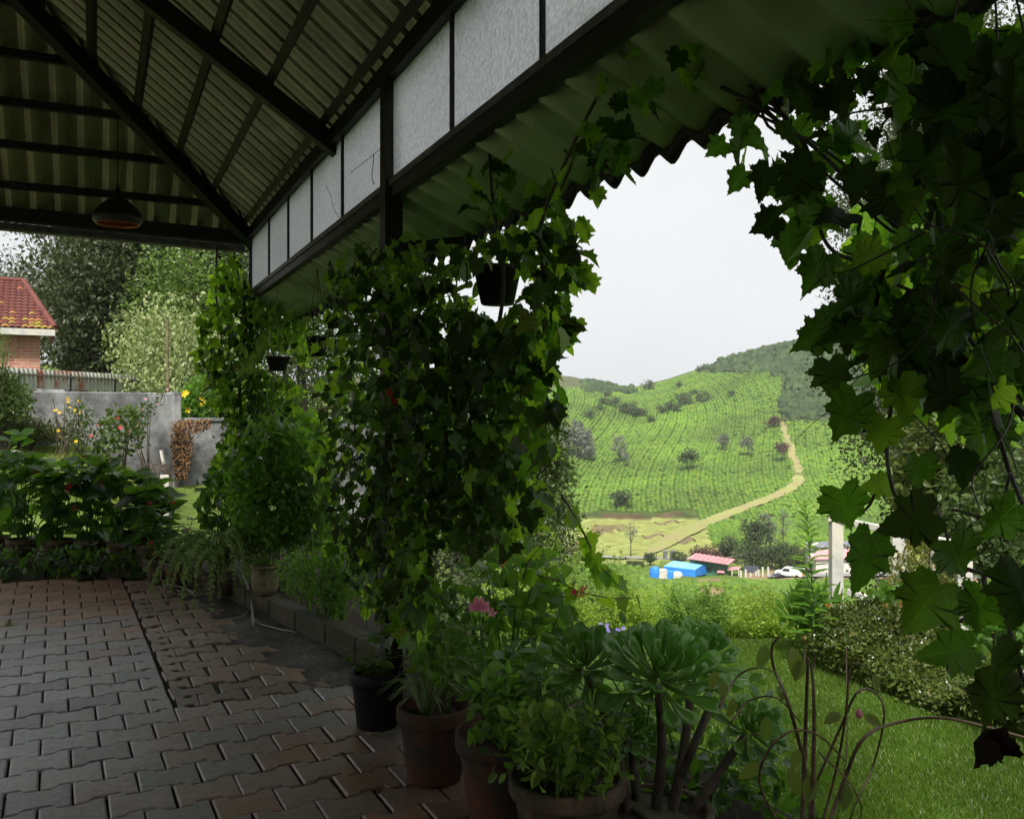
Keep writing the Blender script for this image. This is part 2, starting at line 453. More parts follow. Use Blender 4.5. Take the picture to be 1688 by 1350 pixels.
M['red'] = leafmat('red_petal', [(.42, .012, .02), (.5, .03, .06), (.36, .008, .012)], (.5, .03, .05), .3, rough=.6)
M['pink'] = leafmat('pink_petal', [(.62, .22, .33), (.66, .28, .38)], (.6, .25, .33), .35, rough=.6)
M['orange'] = leafmat('orange_petal', [(.7, .13, .01), (.75, .2, .015)], (.7, .16, .01), .3, rough=.6)
M['yellow'] = leafmat('yellow_petal', [(.75, .48, .02), (.8, .55, .03)], (.7, .5, .03), .3, rough=.6)
M['whitep'] = leafmat('white_petal', [(.75, .74, .72), (.7, .68, .72)], (.6, .6, .6), .3, rough=.6)
M['violet'] = leafmat('violet_petal', [(.22, .16, .55), (.3, .22, .62)], (.3, .22, .6), .3, rough=.6)
M['bark'] = pm('bark', (.035, .026, .018), (.10, .08, .06), scale=14, rough=.9, bump=.6)
M['stem'] = pm('vine_stem', (.02, .016, .010), (.06, .045, .028), scale=40, rough=.6, bump=.3, spec=.5)
M['gstem'] = pm('green_stem', (.05, .10, .02), (.09, .15, .035), scale=30, rough=.5, bump=.1)
M['cane'] = pm('rose_cane', (.06, .035, .022), (.16, .10, .06), scale=30, rough=.6, bump=.2)
M['steel'] = pm('painted_steel', (.004, .005, .005), (.012, .013, .012), scale=12, rough=.55, bump=.15, spec=.35, c3=(.016, .012, .009))
M['sill'] = pm('weathered_sill', (.05, .05, .05), (.15, .15, .15), scale=16, rough=.6, bump=.2, spec=.4)
M['terra'] = pm('terracotta', (.07, .026, .015), (.13, .05, .028), scale=9, rough=.9, bump=.3, c3=(.035, .032, .022), stain=4)
M['terra_old'] = pm('old_terracotta', (.07, .045, .03), (.16, .105, .07), scale=9, rough=.9, bump=.35, c3=(.035, .035, .02), stain=5)
M['mossy'] = pm('mossy_clay', (.16, .13, .08), (.26, .21, .13), scale=9, rough=.9, bump=.3, c3=(.06, .07, .025), stain=7)
M['plastic'] = pm('black_plastic', (.005, .005, .006), (.014, .014, .015), scale=20, rough=.55, bump=.05, spec=.2)
M['soil'] = pm('soil', (.018, .013, .009), (.06, .045, .03), scale=40, rough=1, bump=1.0, bscale=60, bdist=.02)
M['sand'] = pm('grey_sand', (.07, .066, .06), (.19, .18, .165), scale=30, rough=1, bump=1.0, bscale=120, bdist=.012, c3=(.05, .045, .04), stain=2)
M['kerb'] = pm('kerb_concrete', (.045, .04, .028), (.11, .095, .07), scale=7, rough=.9, bump=.3, c3=(.05, .055, .03), stain=3)
M['white'] = pm('white_paint', (.36, .36, .34), (.50, .50, .48), scale=8, rough=.6, bump=.1, c3=(.5, .47, .40), stain=4)
M['wood'] = pm('grey_wood', (.10, .09, .07), (.20, .18, .14), scale=10, rough=.9, bump=.3)
M['wire'] = plain('cable', (.30, .29, .27), .5)
M['copper'] = plain('copper_inside', (.55, .20, .06), .35, .5, .6)
M['lampout'] = plain('lamp_metal', (.015, .014, .012), .45, .5)
# ------------------------------------------------------------------ terrain
SKX = [-3000, 200, 700, 900, 945, 990, 1045, 1100, 1155, 1200, 1260, 1300, 1420, 1688, 5000]
SKY_ = [560, 570, 600, 618, 622, 632, 638, 625, 607, 590, 570, 562, 545, 525, 520]
ZC = 600.0
def terr(px, Z, X=None, Y=None):
    px = np.asarray(px, float); Z = np.asarray(Z, float)
    zA = np.interp(Z, [0, 8.7, 9.2, 10.6, 14, 18, 25, 40, 80, 200, 700], [-.09, -.09, .06, .55, 1.0, 1.15, 1.5, 2.5, 5, 12, 25])
    zB = np.interp(Z, [0, 8.7, 9.2, 12, 15, 18, 25, 40, 80, 200, 700], [-.09, -.09, .06, .15, .22, .5, 1.0, 1.8, 4, 10, 20])
    L = zA + (zB - zA) * sstep(120, 300, px)
    near = np.interp(Z, [0, 3, 7.4, 8.6, 11, 15, 30, 80, 120, 160, 195, 252], [-.4, -.4, -.42, -.75, -1.7, -3.0, -7.3, -16.9, -22.4, -27, -28.5, -28.5])
    s = np.clip((Z - 252) / (ZC - 252), 0, 1)
    g = 1 - (1 - s) ** 2.2
    ys = 858 + (np.interp(px, SKX, SKY_) - 858) * g
    hill = CAMZ + (HY - ys) / FPX * Z
    hill = hill + (s * (1 - s) * 4) * (1.6 * np.sin(px * .021 + Z * .013) + 1.0 * np.sin(px * .047 - Z * .03))
    hill = np.where(Z > ZC, hill - .25 * (Z - ZC), hill)
    R = np.where(Z > 252, hill, near)
    wgt = sstep(440, 800, px)
    z = L + (R - L) * wgt
    if X is not None:
        pat = (1 - sstep(1.75, 2.25, X)) * (1 - sstep(8.2, 9.0, Y))
        z = z + (-.09 - z) * pat
    return z

def ground_z(p):
    p = np.asarray(p, float)
    Z = p[..., 0] * S + p[..., 1] * C; xc = p[..., 0] * C - p[..., 1] * S
    return terr(CX + FPX * xc / np.maximum(Z, .3), Z, p[..., 0], p[..., 1])

ZG = np.exp(np.linspace(math.log(9), math.log(598), 900))
def hit(px, py, zmin=9, lift=0.0):
    Zs = ZG[ZG > zmin]
    zz = terr(np.full(len(Zs), float(px)), Zs)
    yy = HY - FPX * (zz - CAMZ) / Zs
    k = int(np.argmin(np.abs(yy - py)))
    p = at(px, yy[k], Zs[k]); p.z += lift
    return p, float(Zs[k])

def gp(px, Z, lift=0.0):
    p = at(px, 0, Z); p.z = float(terr(px, Z, p.x, p.y)) + lift
    return p

# path on the hill, as left / right edges in picture columns and rows, carried onto the slope
PATH = [(1066, 916, 5), (1088, 903, 14), (1120, 884, 16), (1180, 856, 15), (1240, 833, 12), (1288, 814, 12), (1316, 792, 11), (1309, 757, 9), (1297, 722, 8), (1290, 694, 6)]
pc = curve_pts([(a, b, c) for a, b, c in PATH], 60)
pathpoly = [(p.x - p.z * .8, p.y - p.z * .2) for p in pc] + [(p.x + p.z * .8, p.y + p.z * .2) for p in reversed(pc)]

az = np.concatenate([np.linspace(-180, -34, 50)[:-1], np.arange(-34, 34, .13), np.linspace(34, 180, 50)[1:]])
azr = np.radians(az)
rad = np.concatenate([[.4, 1, 1.6], np.arange(2.2, 12, .2), np.exp(np.linspace(math.log(12), math.log(240), 90)), np.linspace(243, 660, 150), [700, 800, 900]])
A, RR = np.meshgrid(azr, rad)
Zr = RR * np.where(np.abs(A) < 1.0, np.cos(A), np.cos(1.0)); PXr = CX + FPX * np.tan(np.clip(A, -1.0, 1.0))
dirx = np.sin(A + TH); diry = np.cos(A + TH)
X, Y = RR * dirx, RR * diry
zt = terr(PXr, Zr, X, Y)
behind = sstep(1.2, 1.6, np.abs(A)) * (RR < 60)
zt = zt * (1 - behind) + (-.1) * behind
zt += np.where((Zr > 9) & (Zr < 250), .02 * Zr ** .5 * (np.sin(X * .8) * np.cos(Y * .7)), 0)
PYr = HY - FPX * (zt - CAMZ) / np.maximum(Zr, .1)
V = np.stack([X, Y, zt], -1).reshape(-1, 3)
nr, na = A.shape
i0 = (np.arange(nr - 1)[:, None] * na + np.arange(na - 1)[None]).ravel()
F = np.stack([i0, i0 + 1, i0 + na + 1, i0 + na], 1)
# land cover
cov = np.zeros((nr, na, 3))
def setc(mask, c): cov[mask] = c
nzv = np.sin(X * .11) * np.sin(Y * .13 + 1) + .6 * np.sin(X * .31 + 2) * np.sin(Y * .27)
setc(np.ones_like(A, bool), (.035, .05, .015))
setc((Zr < 9) , (.04, .075, .015))
setc((Zr >= 9) & (Zr < 22) & (PXr < 400), (.075, .11, .025))
setc((Zr > 55) & (Zr <= 190), (.10, .15, .03))
setc((Zr > 70) & (Zr < 150) & (PXr > 1150) & (nzv > .25), (.24, .17, .10))
setc((Zr > 142) & (Zr < 165) & (PXr > 1225) & (nzv > -.8), (.26, .19, .12))
setc((Zr > 175) & (Zr < 254), (.22, .245, .075)); setc((Zr > 200) & (Zr < 262) & (PXr > 1160 + (263 - Zr) * .5), (.045, .06, .02))
setc((Zr > 190) & (Zr < 250) & (nzv > .75), (.16, .13, .06))
setc((Zr >= 254) & (Zr < 262), (.06, .08, .025)); setc((Zr >= 254) & (Zr < 259) & (nzv > -.15) & (PXr < 1130), (.09, .06, .035))
setc((Zr >= 262), (.05, .08, .018))
setc((Zr >= 262) & (PYr < 640) & (PXr < 1050), (.085, .095, .045))
setc((Zr >= 262) & (PYr < 692) & (PXr > 1290), (.05, .065, .03))
setc((Zr >= 480) & (PYr < 640) & (PXr > 1160), (.055, .07, .03))
me = npmesh('ground', V, F, None, smooth=True)
ca = me.color_attributes.new('cover', 'FLOAT_COLOR', 'POINT')
ca.data.foreach_set('color', np.c_[cov.reshape(-1, 3), np.ones(nr * na)].astype(np.float32).ravel())
gm, t, new, lk = nodes('ground_cover')
vc = new('ShaderNodeVertexColor'); vc.layer_name = 'cover'
ge = new('ShaderNodeNewGeometry')
hv = new('ShaderNodeHueSaturation'); lk(vc.outputs['Color'], hv.inputs['Color'])
for sc_, dst in ((.35, 'a'), (6.0, 'b')):
    nz = new('ShaderNodeTexNoise'); nz.inputs['Scale'].default_value = sc_; nz.inputs['Detail'].default_value = 8; lk(ge.outputs['Position'], nz.inputs['Vector'])
    mr = new('ShaderNodeMapRange'); lk(nz.outputs['Fac'], mr.inputs['Value']); mr.inputs['From Min'].default_value = .3; mr.inputs['From Max'].default_value = .7; mr.inputs['To Min'].default_value = .65; mr.inputs['To Max'].default_value = 1.35
    if dst == 'a': first = mr
mu = new('ShaderNodeMath'); mu.operation = 'MULTIPLY'; lk(first.outputs['Result'], mu.inputs[0]); lk(mr.outputs['Result'], mu.inputs[1]); lk(mu.outputs[0], hv.inputs['Value'])
b = new('ShaderNodeBsdfPrincipled'); lk(hv.outputs['Color'], b.inputs['Base Color']); b.inputs['Roughness'].default_value = 1; b.inputs['Specular IOR Level'].default_value = .05
bp = new('ShaderNodeBump'); bp.inputs['Strength'].default_value = .6; bp.inputs['Distance'].default_value = .15; lk(nz.outputs['Fac'], bp.inputs['Height']); lk(bp.outputs['Normal'], b.inputs['Normal'])
o = new('ShaderNodeOutputMaterial'); lk(b.outputs[0], o.inputs['Surface'])
me.materials.append(gm)
ground = link('ground', me); ground['kind'] = 'structure'

def ribbon(name, edges, mat, lift):
    V = []; F = []
    for i, (a, b_) in enumerate(edges):
        V += [a, b_]
        if i: F.append((2 * i - 2, 2 * i - 1, 2 * i + 1, 2 * i))
    m_ = MB().add(V, F).mesh(name, mat, True)
    return tag(link(name, m_), kind='structure')
M['track'] = pm('track_grass', (.21, .235, .075), (.26, .27, .10), scale=.4, rough=1, bump=.3, bscale=3, bdist=.1, spec=.05, c3=(.25, .215, .115), stain=.12)
M['asph'] = pm('valley_road', (.20, .20, .20), (.30, .30, .29), scale=.6, rough=.95, bump=.1, spec=.1)
ed = []
for p in curve_pts(pc, 240):
    p = p.copy(); p.z *= random.uniform(.84, 1.08)
    a, _ = hit(p.x - p.z, p.y - p.z * .12, 175, .35); b_, _ = hit(p.x + p.z, p.y + p.z * .12, 175, .35)
    ed.append((a, b_))
ribbon('hill_path', ed, M['track'], .3)
ribbon('valley_road', [(gp(x, 188 - (x - 940) * .03, .3), gp(x, 185 - (x - 940) * .03, .3)) for x in range(900, 1180, 20)], M['asph'], .3)
ribbon('village_road', [(gp(x, 158 + (x - 1300) * .03, .25), gp(x, 150 + (x - 1300) * .02, .25)) for x in range(1265, 1640, 20)], M['asph'], .3)

# ------------------------------------------------------------------ tea bushes
def bush_field(name, label, P, sx, sy, sz, mat, kind='stuff', n=7, rotv=None):
    """low rounded bushes, joined"""
    N = len(P); ang = np.linspace(0, 2 * np.pi, n, endpoint=False)
    ringsV = []
    for rr, hh in ((1.0, -.15), (1.02, .45), (.62, .9)):
        ringsV.append(np.stack([rr * np.cos(ang), rr * np.sin(ang), np.full(n, hh)], 1))
    base = np.concatenate(ringsV + [np.array([[0, 0, 1.0]])])
    k = len(base)
    W = base[None] * np.stack([sx, sy, sz], 1)[:, None, :]
    W = W * (1 + rng.uniform(-.22, .22, (N, k, 1)))
    rot = rng.uniform(0, 6.28, N) if rotv is None else rotv; cr, sr = np.cos(rot)[:, None], np.sin(rot)[:, None]
    W = np.stack([W[..., 0] * cr - W[..., 1] * sr, W[..., 0] * sr + W[..., 1] * cr, W[..., 2]], -1) + P[:, None, :]
    T = []
    for r_ in range(2):
        for q in range(n):
            a, b_ = r_ * n + q, r_ * n + (q + 1) % n
            T += [(a, b_, b_ + n), (a, b_ + n, a + n)]
    T += [(2 * n + q, 2 * n + (q + 1) % n, 3 * n) for q in range(n)]
    T = np.array(T)
    Fm = (T[None] + (np.arange(N) * k)[:, None, None]).reshape(-1, 3)
    o = link(name, npmesh(name, W.reshape(-1, 3), Fm, mat, smooth=True), kind=kind)
    return tag(o, label, 'bushes')

def tea_points(z0, z1, p0, p1, dr, dc, curve, lanes=True):
    out = []
    lat0, lat1 = (p0 - CX) / FPX, (p1 - CX) / FPX
    Zs = z0; r_ = 0
    while Zs < z1:
        j = np.arange(int(lat0 * Zs / dc) - 60, int(lat1 * Zs / dc) + 41)
        if lanes: j = j[rng.random(len(j)) > .02]
        if lanes and r_ % 17 == 0: j = j[rng.random(len(j)) < .5]
        n = len(j)
        lat = (j * dc if not lanes else np.floor(j / 3) * (3 * dc + .36) + (j % 3) * dc) + rng.uniform(-.2, .2, n) * dc
        out.append(np.c_[lat, Zs + rng.uniform(-.3, .3, n) * dr]); Zs += dr; r_ += 1
    q = np.concatenate(out)
    # rows swing with the slope
    q[:, 0] += 9 * np.sin(q[:, 1] * .018) + .12 * (q[:, 1] - 300) + 5 * np.sin(q[:, 0] * .03)
    q[:, 1] += curve * np.sin(q[:, 0] * .035 + q[:, 1] * .02)
    px = CX + FPX * q[:, 0] / q[:, 1]
    zz = terr(px, q[:, 1])
    P = np.c_[q[:, 1] * S + q[:, 0] * C, q[:, 1] * C - q[:, 0] * S, zz]
    py = HY - FPX * (zz - CAMZ) / q[:, 1]
    return P, px, py, q[:, 1]
P, px, py, Zq = tea_points(200, 560, 850, 1560, 1.5, 1.35, 4.0)
tanr = -TH + .15 + .16 * np.cos(Zq * .018) + rng.normal(size=len(Zq)) * .12
keep = (px > 860) & (px < 1520) & ((Zq > 263) | ((px > 1150 + (263 - Zq) * .5) & (Zq > 203))) & ~inpoly(px, py, pathpoly) & ~((px > 1287) & (py < 694 + (px - 1290) * .02) & (py < 700 - (px - 1400) * .22)) & ~((py < 615) & (px > 1150)) & ~((py < 640) & (px < 1050))
lane = 0 * px > 1
lane2 = np.abs(((px * .5 + py * 1.1 + 12 * np.sin(px * .02)) % 46) - 2) < 1.5
keep &= ~(lane & (rng.random(len(px)) < .75)) & (rng.random(len(px)) > .02)
P, px, py, Zq, tanr = P[keep], px[keep], py[keep], Zq[keep], tanr[keep]
N = len(P); print('tea', N)
bush_field('tea_bushes', 'bright green tea bushes in rows over the hillside beyond the valley', P, rng.uniform(.72, .98, N), rng.uniform(.85, 1.2, N), rng.uniform(.35, .8, N), M['tea'], rotv=tanr, n=6)
# tea below the garden
P, px, py, Zq = tea_points(48, 178, 800, 1480, 1.5, 1.4, 1.0, False)
keep = (px > 860) & (px < 1460) & ((Zq < 140) | (px < 1060)) & (rng.random(len(px)) > .04) & ~((px > 1150) & (Zq > 70) & (np.sin(P[:, 0] * .11) * np.sin(P[:, 1] * .13 + 1) + .6 * np.sin(P[:, 0] * .31 + 2) * np.sin(P[:, 1] * .27) > .2)) & ~((px < 1060) & (Zq > 172))
P = P[keep]; N = len(P); print('tea2', N)
bush_field('tea_plot', 'green tea bushes on the slope just below the garden', P, rng.uniform(.75, 1.0, N), rng.uniform(.75, 1.0, N), rng.uniform(.45, .7, N), M['tea'])
# scrub on the summit and along the shoulder
q = np.r_[inpoly_pts([(960, 628), (1045, 640), (1050, 650), (960, 648)], 120), inpoly_pts([(1150, 612), (1300, 617), (1306, 640), (1293, 665), (1296, 692), (1330, 690), (1480, 640), (1688, 600), (1688, 520), (1420, 548), (1300, 565), (1200, 593)], 2600) + rng.normal(size=(2600, 2)) * [5, 2.5]]
P = np.array([hit(a, b_, 262)[0] for a, b_ in q]); N = len(P)
bush_field('summit_scrub', 'dark grey-green scrub covering the hilltop above the tea', P, rng.uniform(1.0, 3.0, N), rng.uniform(1.0, 3.0, N), rng.uniform(.8, 3.0, N), M['scrub'])
# ------------------------------------------------------------------ patio paving
def pavermat(name, g1, g2, b1, b2, blob=True):
    m, t, new, lk = nodes(name)
    g = new('ShaderNodeNewGeometry'); oi = new('ShaderNodeObjectInfo')
    n1 = new('ShaderNodeTexNoise'); n1.inputs['Scale'].default_value = 26; n1.inputs['Detail'].default_value = 10; n1.inputs['Roughness'].default_value = .75; lk(g.outputs['Position'], n1.inputs['Vector'])
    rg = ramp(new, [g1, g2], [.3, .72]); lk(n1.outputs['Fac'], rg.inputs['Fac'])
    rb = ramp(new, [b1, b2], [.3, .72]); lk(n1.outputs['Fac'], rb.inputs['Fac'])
    # worn grey area mid-patio, with the sky sheen painted into its colour
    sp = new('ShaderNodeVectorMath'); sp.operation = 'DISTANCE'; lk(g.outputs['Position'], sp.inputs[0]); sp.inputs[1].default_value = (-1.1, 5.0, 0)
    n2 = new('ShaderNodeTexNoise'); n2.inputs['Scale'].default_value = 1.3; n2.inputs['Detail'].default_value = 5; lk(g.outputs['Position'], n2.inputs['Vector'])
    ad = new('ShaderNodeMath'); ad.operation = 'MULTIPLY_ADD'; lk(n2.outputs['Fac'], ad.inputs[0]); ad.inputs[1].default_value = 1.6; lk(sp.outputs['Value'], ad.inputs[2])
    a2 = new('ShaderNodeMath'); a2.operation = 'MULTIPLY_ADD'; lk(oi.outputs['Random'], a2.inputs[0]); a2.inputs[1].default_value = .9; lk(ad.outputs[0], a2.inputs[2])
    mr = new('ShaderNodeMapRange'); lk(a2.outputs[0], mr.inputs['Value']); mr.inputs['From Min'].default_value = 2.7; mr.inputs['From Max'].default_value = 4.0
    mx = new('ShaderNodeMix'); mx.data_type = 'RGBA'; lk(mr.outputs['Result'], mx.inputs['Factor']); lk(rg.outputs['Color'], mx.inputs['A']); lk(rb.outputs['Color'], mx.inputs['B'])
    hv = new('ShaderNodeHueSaturation'); lk(mx.outputs['Result'], hv.inputs['Color'])
    mv = new('ShaderNodeMapRange'); lk(oi.outputs['Random'], mv.inputs['Value']); mv.inputs['To Min'].default_value = .72; mv.inputs['To Max'].default_value = 1.25; lk(mv.outputs['Result'], hv.inputs['Value'])
    # pale scuffs
    n4 = new('ShaderNodeTexNoise'); n4.inputs['Scale'].default_value = 9; n4.inputs['Detail'].default_value = 12; n4.inputs['Roughness'].default_value = .85; lk(g.outputs['Position'], n4.inputs['Vector'])
    rs = ramp(new, [(0, 0, 0), (1, 1, 1)], [.62, .74]); lk(n4.outputs['Fac'], rs.inputs['Fac'])
    m2 = new('ShaderNodeMix'); m2.data_type = 'RGBA'; lk(rs.outputs['Color'], m2.inputs['Factor']); lk(hv.outputs['Color'], m2.inputs['A']); m2.inputs['B'].default_value = (.52, .51, .50, 1)
    b = new('ShaderNodeBsdfPrincipled'); lk(m2.outputs['Result'], b.inputs['Base Color']); b.inputs['Specular IOR Level'].default_value = .5
    rr = new('ShaderNodeMapRange'); lk(n2.outputs['Fac'], rr.inputs['Value']); rr.inputs['To Min'].default_value = .22; rr.inputs['To Max'].default_value = .55; lk(rr.outputs['Result'], b.inputs['Roughness'])
    n3 = new('ShaderNodeTexNoise'); n3.inputs['Scale'].default_value = 90; n3.inputs['Detail'].default_value = 6; lk(g.outputs['Position'], n3.inputs['Vector'])
    bp = new('ShaderNodeBump'); bp.inputs['Strength'].default_value = .35; bp.inputs['Distance'].default_value = .006; lk(n3.outputs['Fac'], bp.inputs['Height']); lk(bp.outputs['Normal'], b.inputs['Normal'])
    o = new('ShaderNodeOutputMaterial'); lk(b.outputs[0], o.inputs['Surface'])
    return m
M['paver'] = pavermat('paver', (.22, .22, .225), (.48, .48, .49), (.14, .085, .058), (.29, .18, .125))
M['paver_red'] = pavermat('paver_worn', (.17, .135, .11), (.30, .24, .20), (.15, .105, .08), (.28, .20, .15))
M['joint'] = pm('joint_sand', (.012, .010, .008), (.055, .045, .034), scale=26, rough=1, bump=.8, bscale=90, bdist=.008, c3=(.03, .034, .014), stain=2.5)
PL, PW = .2308, .1962          # paver length and course pitch
PX0, PY0 = .5184, 4.641
YAWP = math.radians(26.62) - TH
def dumb(L, Wd, d, gap=.0045):
    a = L / 2 - gap; w1 = Wd / 2 + d - gap * .7; w0 = Wd / 2 - d - gap * .7
    x1, x2 = L * .205, L * .295
    return [(-a, -w1), (-x2, -w1), (-x1, -w0), (x1, -w0), (x2, -w1), (a, -w1), (a, w1), (x2, w1), (x1, w0), (-x1, w0), (-x2, w1), (-a, w1)]
def paver_mesh(name, out, mat, th=.05, ch=.007):
    n = len(out)
    V = [(x, y, -th) for x, y in out] + [(x, y, -ch * .8) for x, y in out]
    for i, (x, y) in enumerate(out):
        V.append((x - math.copysign(ch, x) * (1 if abs(x) > .05 else .3), y - math.copysign(ch, y), 0))
    F = []
    for r_ in range(2):
        for k in range(n): F.append((r_ * n + k, r_ * n + (k + 1) % n, (r_ + 1) * n + (k + 1) % n, (r_ + 1) * n + k))
    F.append((2 * n, 2 * n + 1, 2 * n + 2, 2 * n + 9, 2 * n + 10, 2 * n + 11))
    F.append((2 * n + 2, 2 * n + 3, 2 * n + 8, 2 * n + 9))
    F.append((2 * n + 3, 2 * n + 4, 2 * n + 5, 2 * n + 6, 2 * n + 7, 2 * n + 8))
    return MB().add(V, F).mesh(name, mat)
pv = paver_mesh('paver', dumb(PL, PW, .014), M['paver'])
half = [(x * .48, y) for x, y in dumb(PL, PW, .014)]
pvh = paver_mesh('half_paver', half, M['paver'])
patio = tag(MB().add([(-7, -5, -.019), (2.0, -5, -.019), (2.0, 8.4, -.019), (1.2, 8.8, -.019), (-.4, 9.4, -.019), (-7, 12, -.019)], [(0, 1, 2, 3, 4, 5)]).build('patio_floor', M['joint']), kind='structure')
cy, sy = math.cos(YAWP), math.sin(YAWP)
def kerb_x(Y):   # inner edge of the planting kerb
    return np.interp(Y, [2.0, 4.6, 5.54, 7.41, 8.0, 8.5], [1.72, 1.60, 1.49, 1.17, 1.0, .80])
pl = []
for r_ in range(-24, 34):
    for c2 in range(-50, 14):
        if (c2 + r_) % 2: continue
        c_ = c2 / 2 + .5
        x = PX0 + PL * (c_); y = PY0 - PW * r_
        gx, gy = x * cy - y * sy, x * sy + y * cy
        if gy < .5 or gx < -5: continue
        if gx < .4 and gy > 8.45 + (.9 - gx) * .42: continue
        hf = 0
        if gy > PY0 + .09:
            if c_ > .2: continue
            if c_ > -.2: hf = -1
        elif gx > kerb_x(gy) - .06: continue
        pl.append((gx - (PL * .25 if hf else 0), gy, hf))
scr = []
for gx, gy, hf in pl:
    a, b_, Z = proj((gx, gy, 0)); vis = -60 < a < 1000 and b_ < 1400 and Z > .5
    scr.append((-Z if vis else -99 - Z))
order = np.argsort(scr)[::-1]
rest = MB()
pvV = [v.co.copy() for v in pv.vertices]; pvF = [tuple(p.vertices) for p in pv.polygons]
for n_, i in enumerate(order):
    gx, gy, hf = pl[i]
    rz = YAWP + random.uniform(-.012, .012); tx, ty = random.uniform(-.012, .012), random.uniform(-.012, .012)
    z = random.uniform(-.004, .003)
    if n_ < 300:
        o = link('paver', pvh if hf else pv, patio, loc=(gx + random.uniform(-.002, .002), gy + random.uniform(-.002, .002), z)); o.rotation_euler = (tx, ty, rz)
    else:
        Mx = Matrix.Translation((gx, gy, z)) @ Matrix.Rotation(rz, 4, 'Z') @ Matrix.Rotation(tx, 4, 'X')
        rest.add([Mx @ (v if not hf else Vector((v.x * .48, v.y, v.z))) for v in pvV], pvF)
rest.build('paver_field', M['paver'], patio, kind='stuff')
# the older strip along the kerb: zig-zag pavers partly turned, half buried
strip = tag(MB().add([(PX0 + .015, PY0 + .1, -.010), (1.62, PY0 + .1, -.010), (1.3, 6.8, -.010), (1.0, 8.2, -.010), (.53, 8.55, -.010)], [(0, 1, 2, 3, 4)]).build('worn_paving_strip', M['joint']), kind='structure')
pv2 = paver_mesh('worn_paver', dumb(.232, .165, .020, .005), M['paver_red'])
y = PY0 + .19; row = 0
while y < 8.5:
    x = PX0 + .012
    x += 0 if row % 2 else -.116
    while x < kerb_x(y) - .05:
        bury = max(0, (x - (kerb_x(y) - .46)) * .05) if y < 7.6 else 0
        if x + .116 > PX0 + .09:
            o = link('worn_paver', pv2, strip, loc=(x + .116 + random.uniform(-.006, .006), y + random.uniform(-.006, .006), random.uniform(-.007, .004) - bury)); o.rotation_euler = (random.uniform(-.035, .035), random.uniform(-.035, .035), random.choice((0, math.pi)) + random.uniform(-.05, .05))
        elif row % 2 == 0:
            o = link('worn_half_paver', pv2, strip, loc=(PX0 + .078, y, random.uniform(-.007, .002))); o.scale = (.46, 1, 1); o.rotation_euler = (0, 0, random.uniform(-.04, .04))
        x += .236
    y += .169
    row += 1
# grey sand swept against the kerb
V = []; F = []; ns = 46; nw = 14
for i in range(ns):
    yy = 4.35 + (7.55 - 4.35) * i / (ns - 1)
    wd = .58 * math.sin(math.pi * min(1, (i + 5) / ns * .9)) ** .6
    for j in range(nw):
        f_ = j / (nw - 1)
        V.append((kerb_x(yy) + .02 - wd * f_, yy, .03 * (1 - f_) ** 1.3 - .012 + .006 * math.sin(i * 1.7 + j * 2.1) * (1 - f_) + random.uniform(-.003, .003) - .03 * (f_ > .96)))
for i in range(ns - 1):
    for j in range(nw - 1): F.append((i * nw + j, i * nw + j + 1, (i + 1) * nw + j + 1, (i + 1) * nw + j))
tag(link('swept_sand', npmesh('swept_sand', V, F, M['sand'], True)), 'drift of grey sand swept against the kerb', 'sand', kind='stuff')
# kerb: separate concrete blocks along the bed
KL = [(-2.6, 10.15), (-.44, 9.2), (.83, 8.62), (1.02, 8.0), (1.17, 7.41), (1.33, 6.48), (1.49, 5.54), (1.60, 4.6), (1.68, 3.2), (1.72, 1.2)]
kerb = thing('garden_kerb', 'low mossy concrete kerb of separate blocks round the patio bed', 'kerb', (1.3, 6.5, 0))
def along(pl_, step):
    out = [Vector(pl_[0])]; rem = step
    for a, b_ in zip(pl_[:-1], pl_[1:]):
        a = Vector(a); b_ = Vector(b_); L = (b_ - a).length; d = 0
        while L - d > rem:
            d += rem; out.append(a + (b_ - a) * (d / L)); rem = step
        rem -= L - d
    return out
kp = along(KL, .46)
for a, b_ in zip(kp[:-1], kp[1:]):
    dv = (b_ - a); nv = Vector((dv.y, -dv.x)).normalized()
    if nv.x < 0: nv = -nv
    nv = Vector((abs(nv.x), nv.y))
    if a.y > 8.6: nv = Vector((-dv.y, dv.x)).normalized(); nv = nv if nv.y > 0 else -nv
    h = .15 + random.uniform(-.012, .012)
    ax = (Vector((dv.x, dv.y, 0)).normalized(), Vector((nv.x, nv.y, 0)), Vector((0, 0, 1)))
    cpt = (a + b_) / 2 + nv * .06
    MB().box((cpt.x, cpt.y, h / 2 - .05), (dv.length - .012, .12, h + .1), ax).build('kerb_block', M['kerb'], kerb, bevel=.01)
# soil of the bed behind it
bed = [(-2.6, 10.25), (-.40, 9.3), (.90, 8.70), (1.12, 8.0), (1.27, 7.41), (1.43, 6.48), (1.59, 5.54), (1.70, 4.6), (1.78, 3.2), (1.82, 1.2)]
outer = [(2.25, 1.2), (2.25, 5.5), (2.6, 7.5), (2.6, 9.6), (.6, 10.2), (-2.6, 11.2)]
tag(MB().prism(bed + outer, -.3, .07).build('planting_bed', M['soil']), kind='structure')
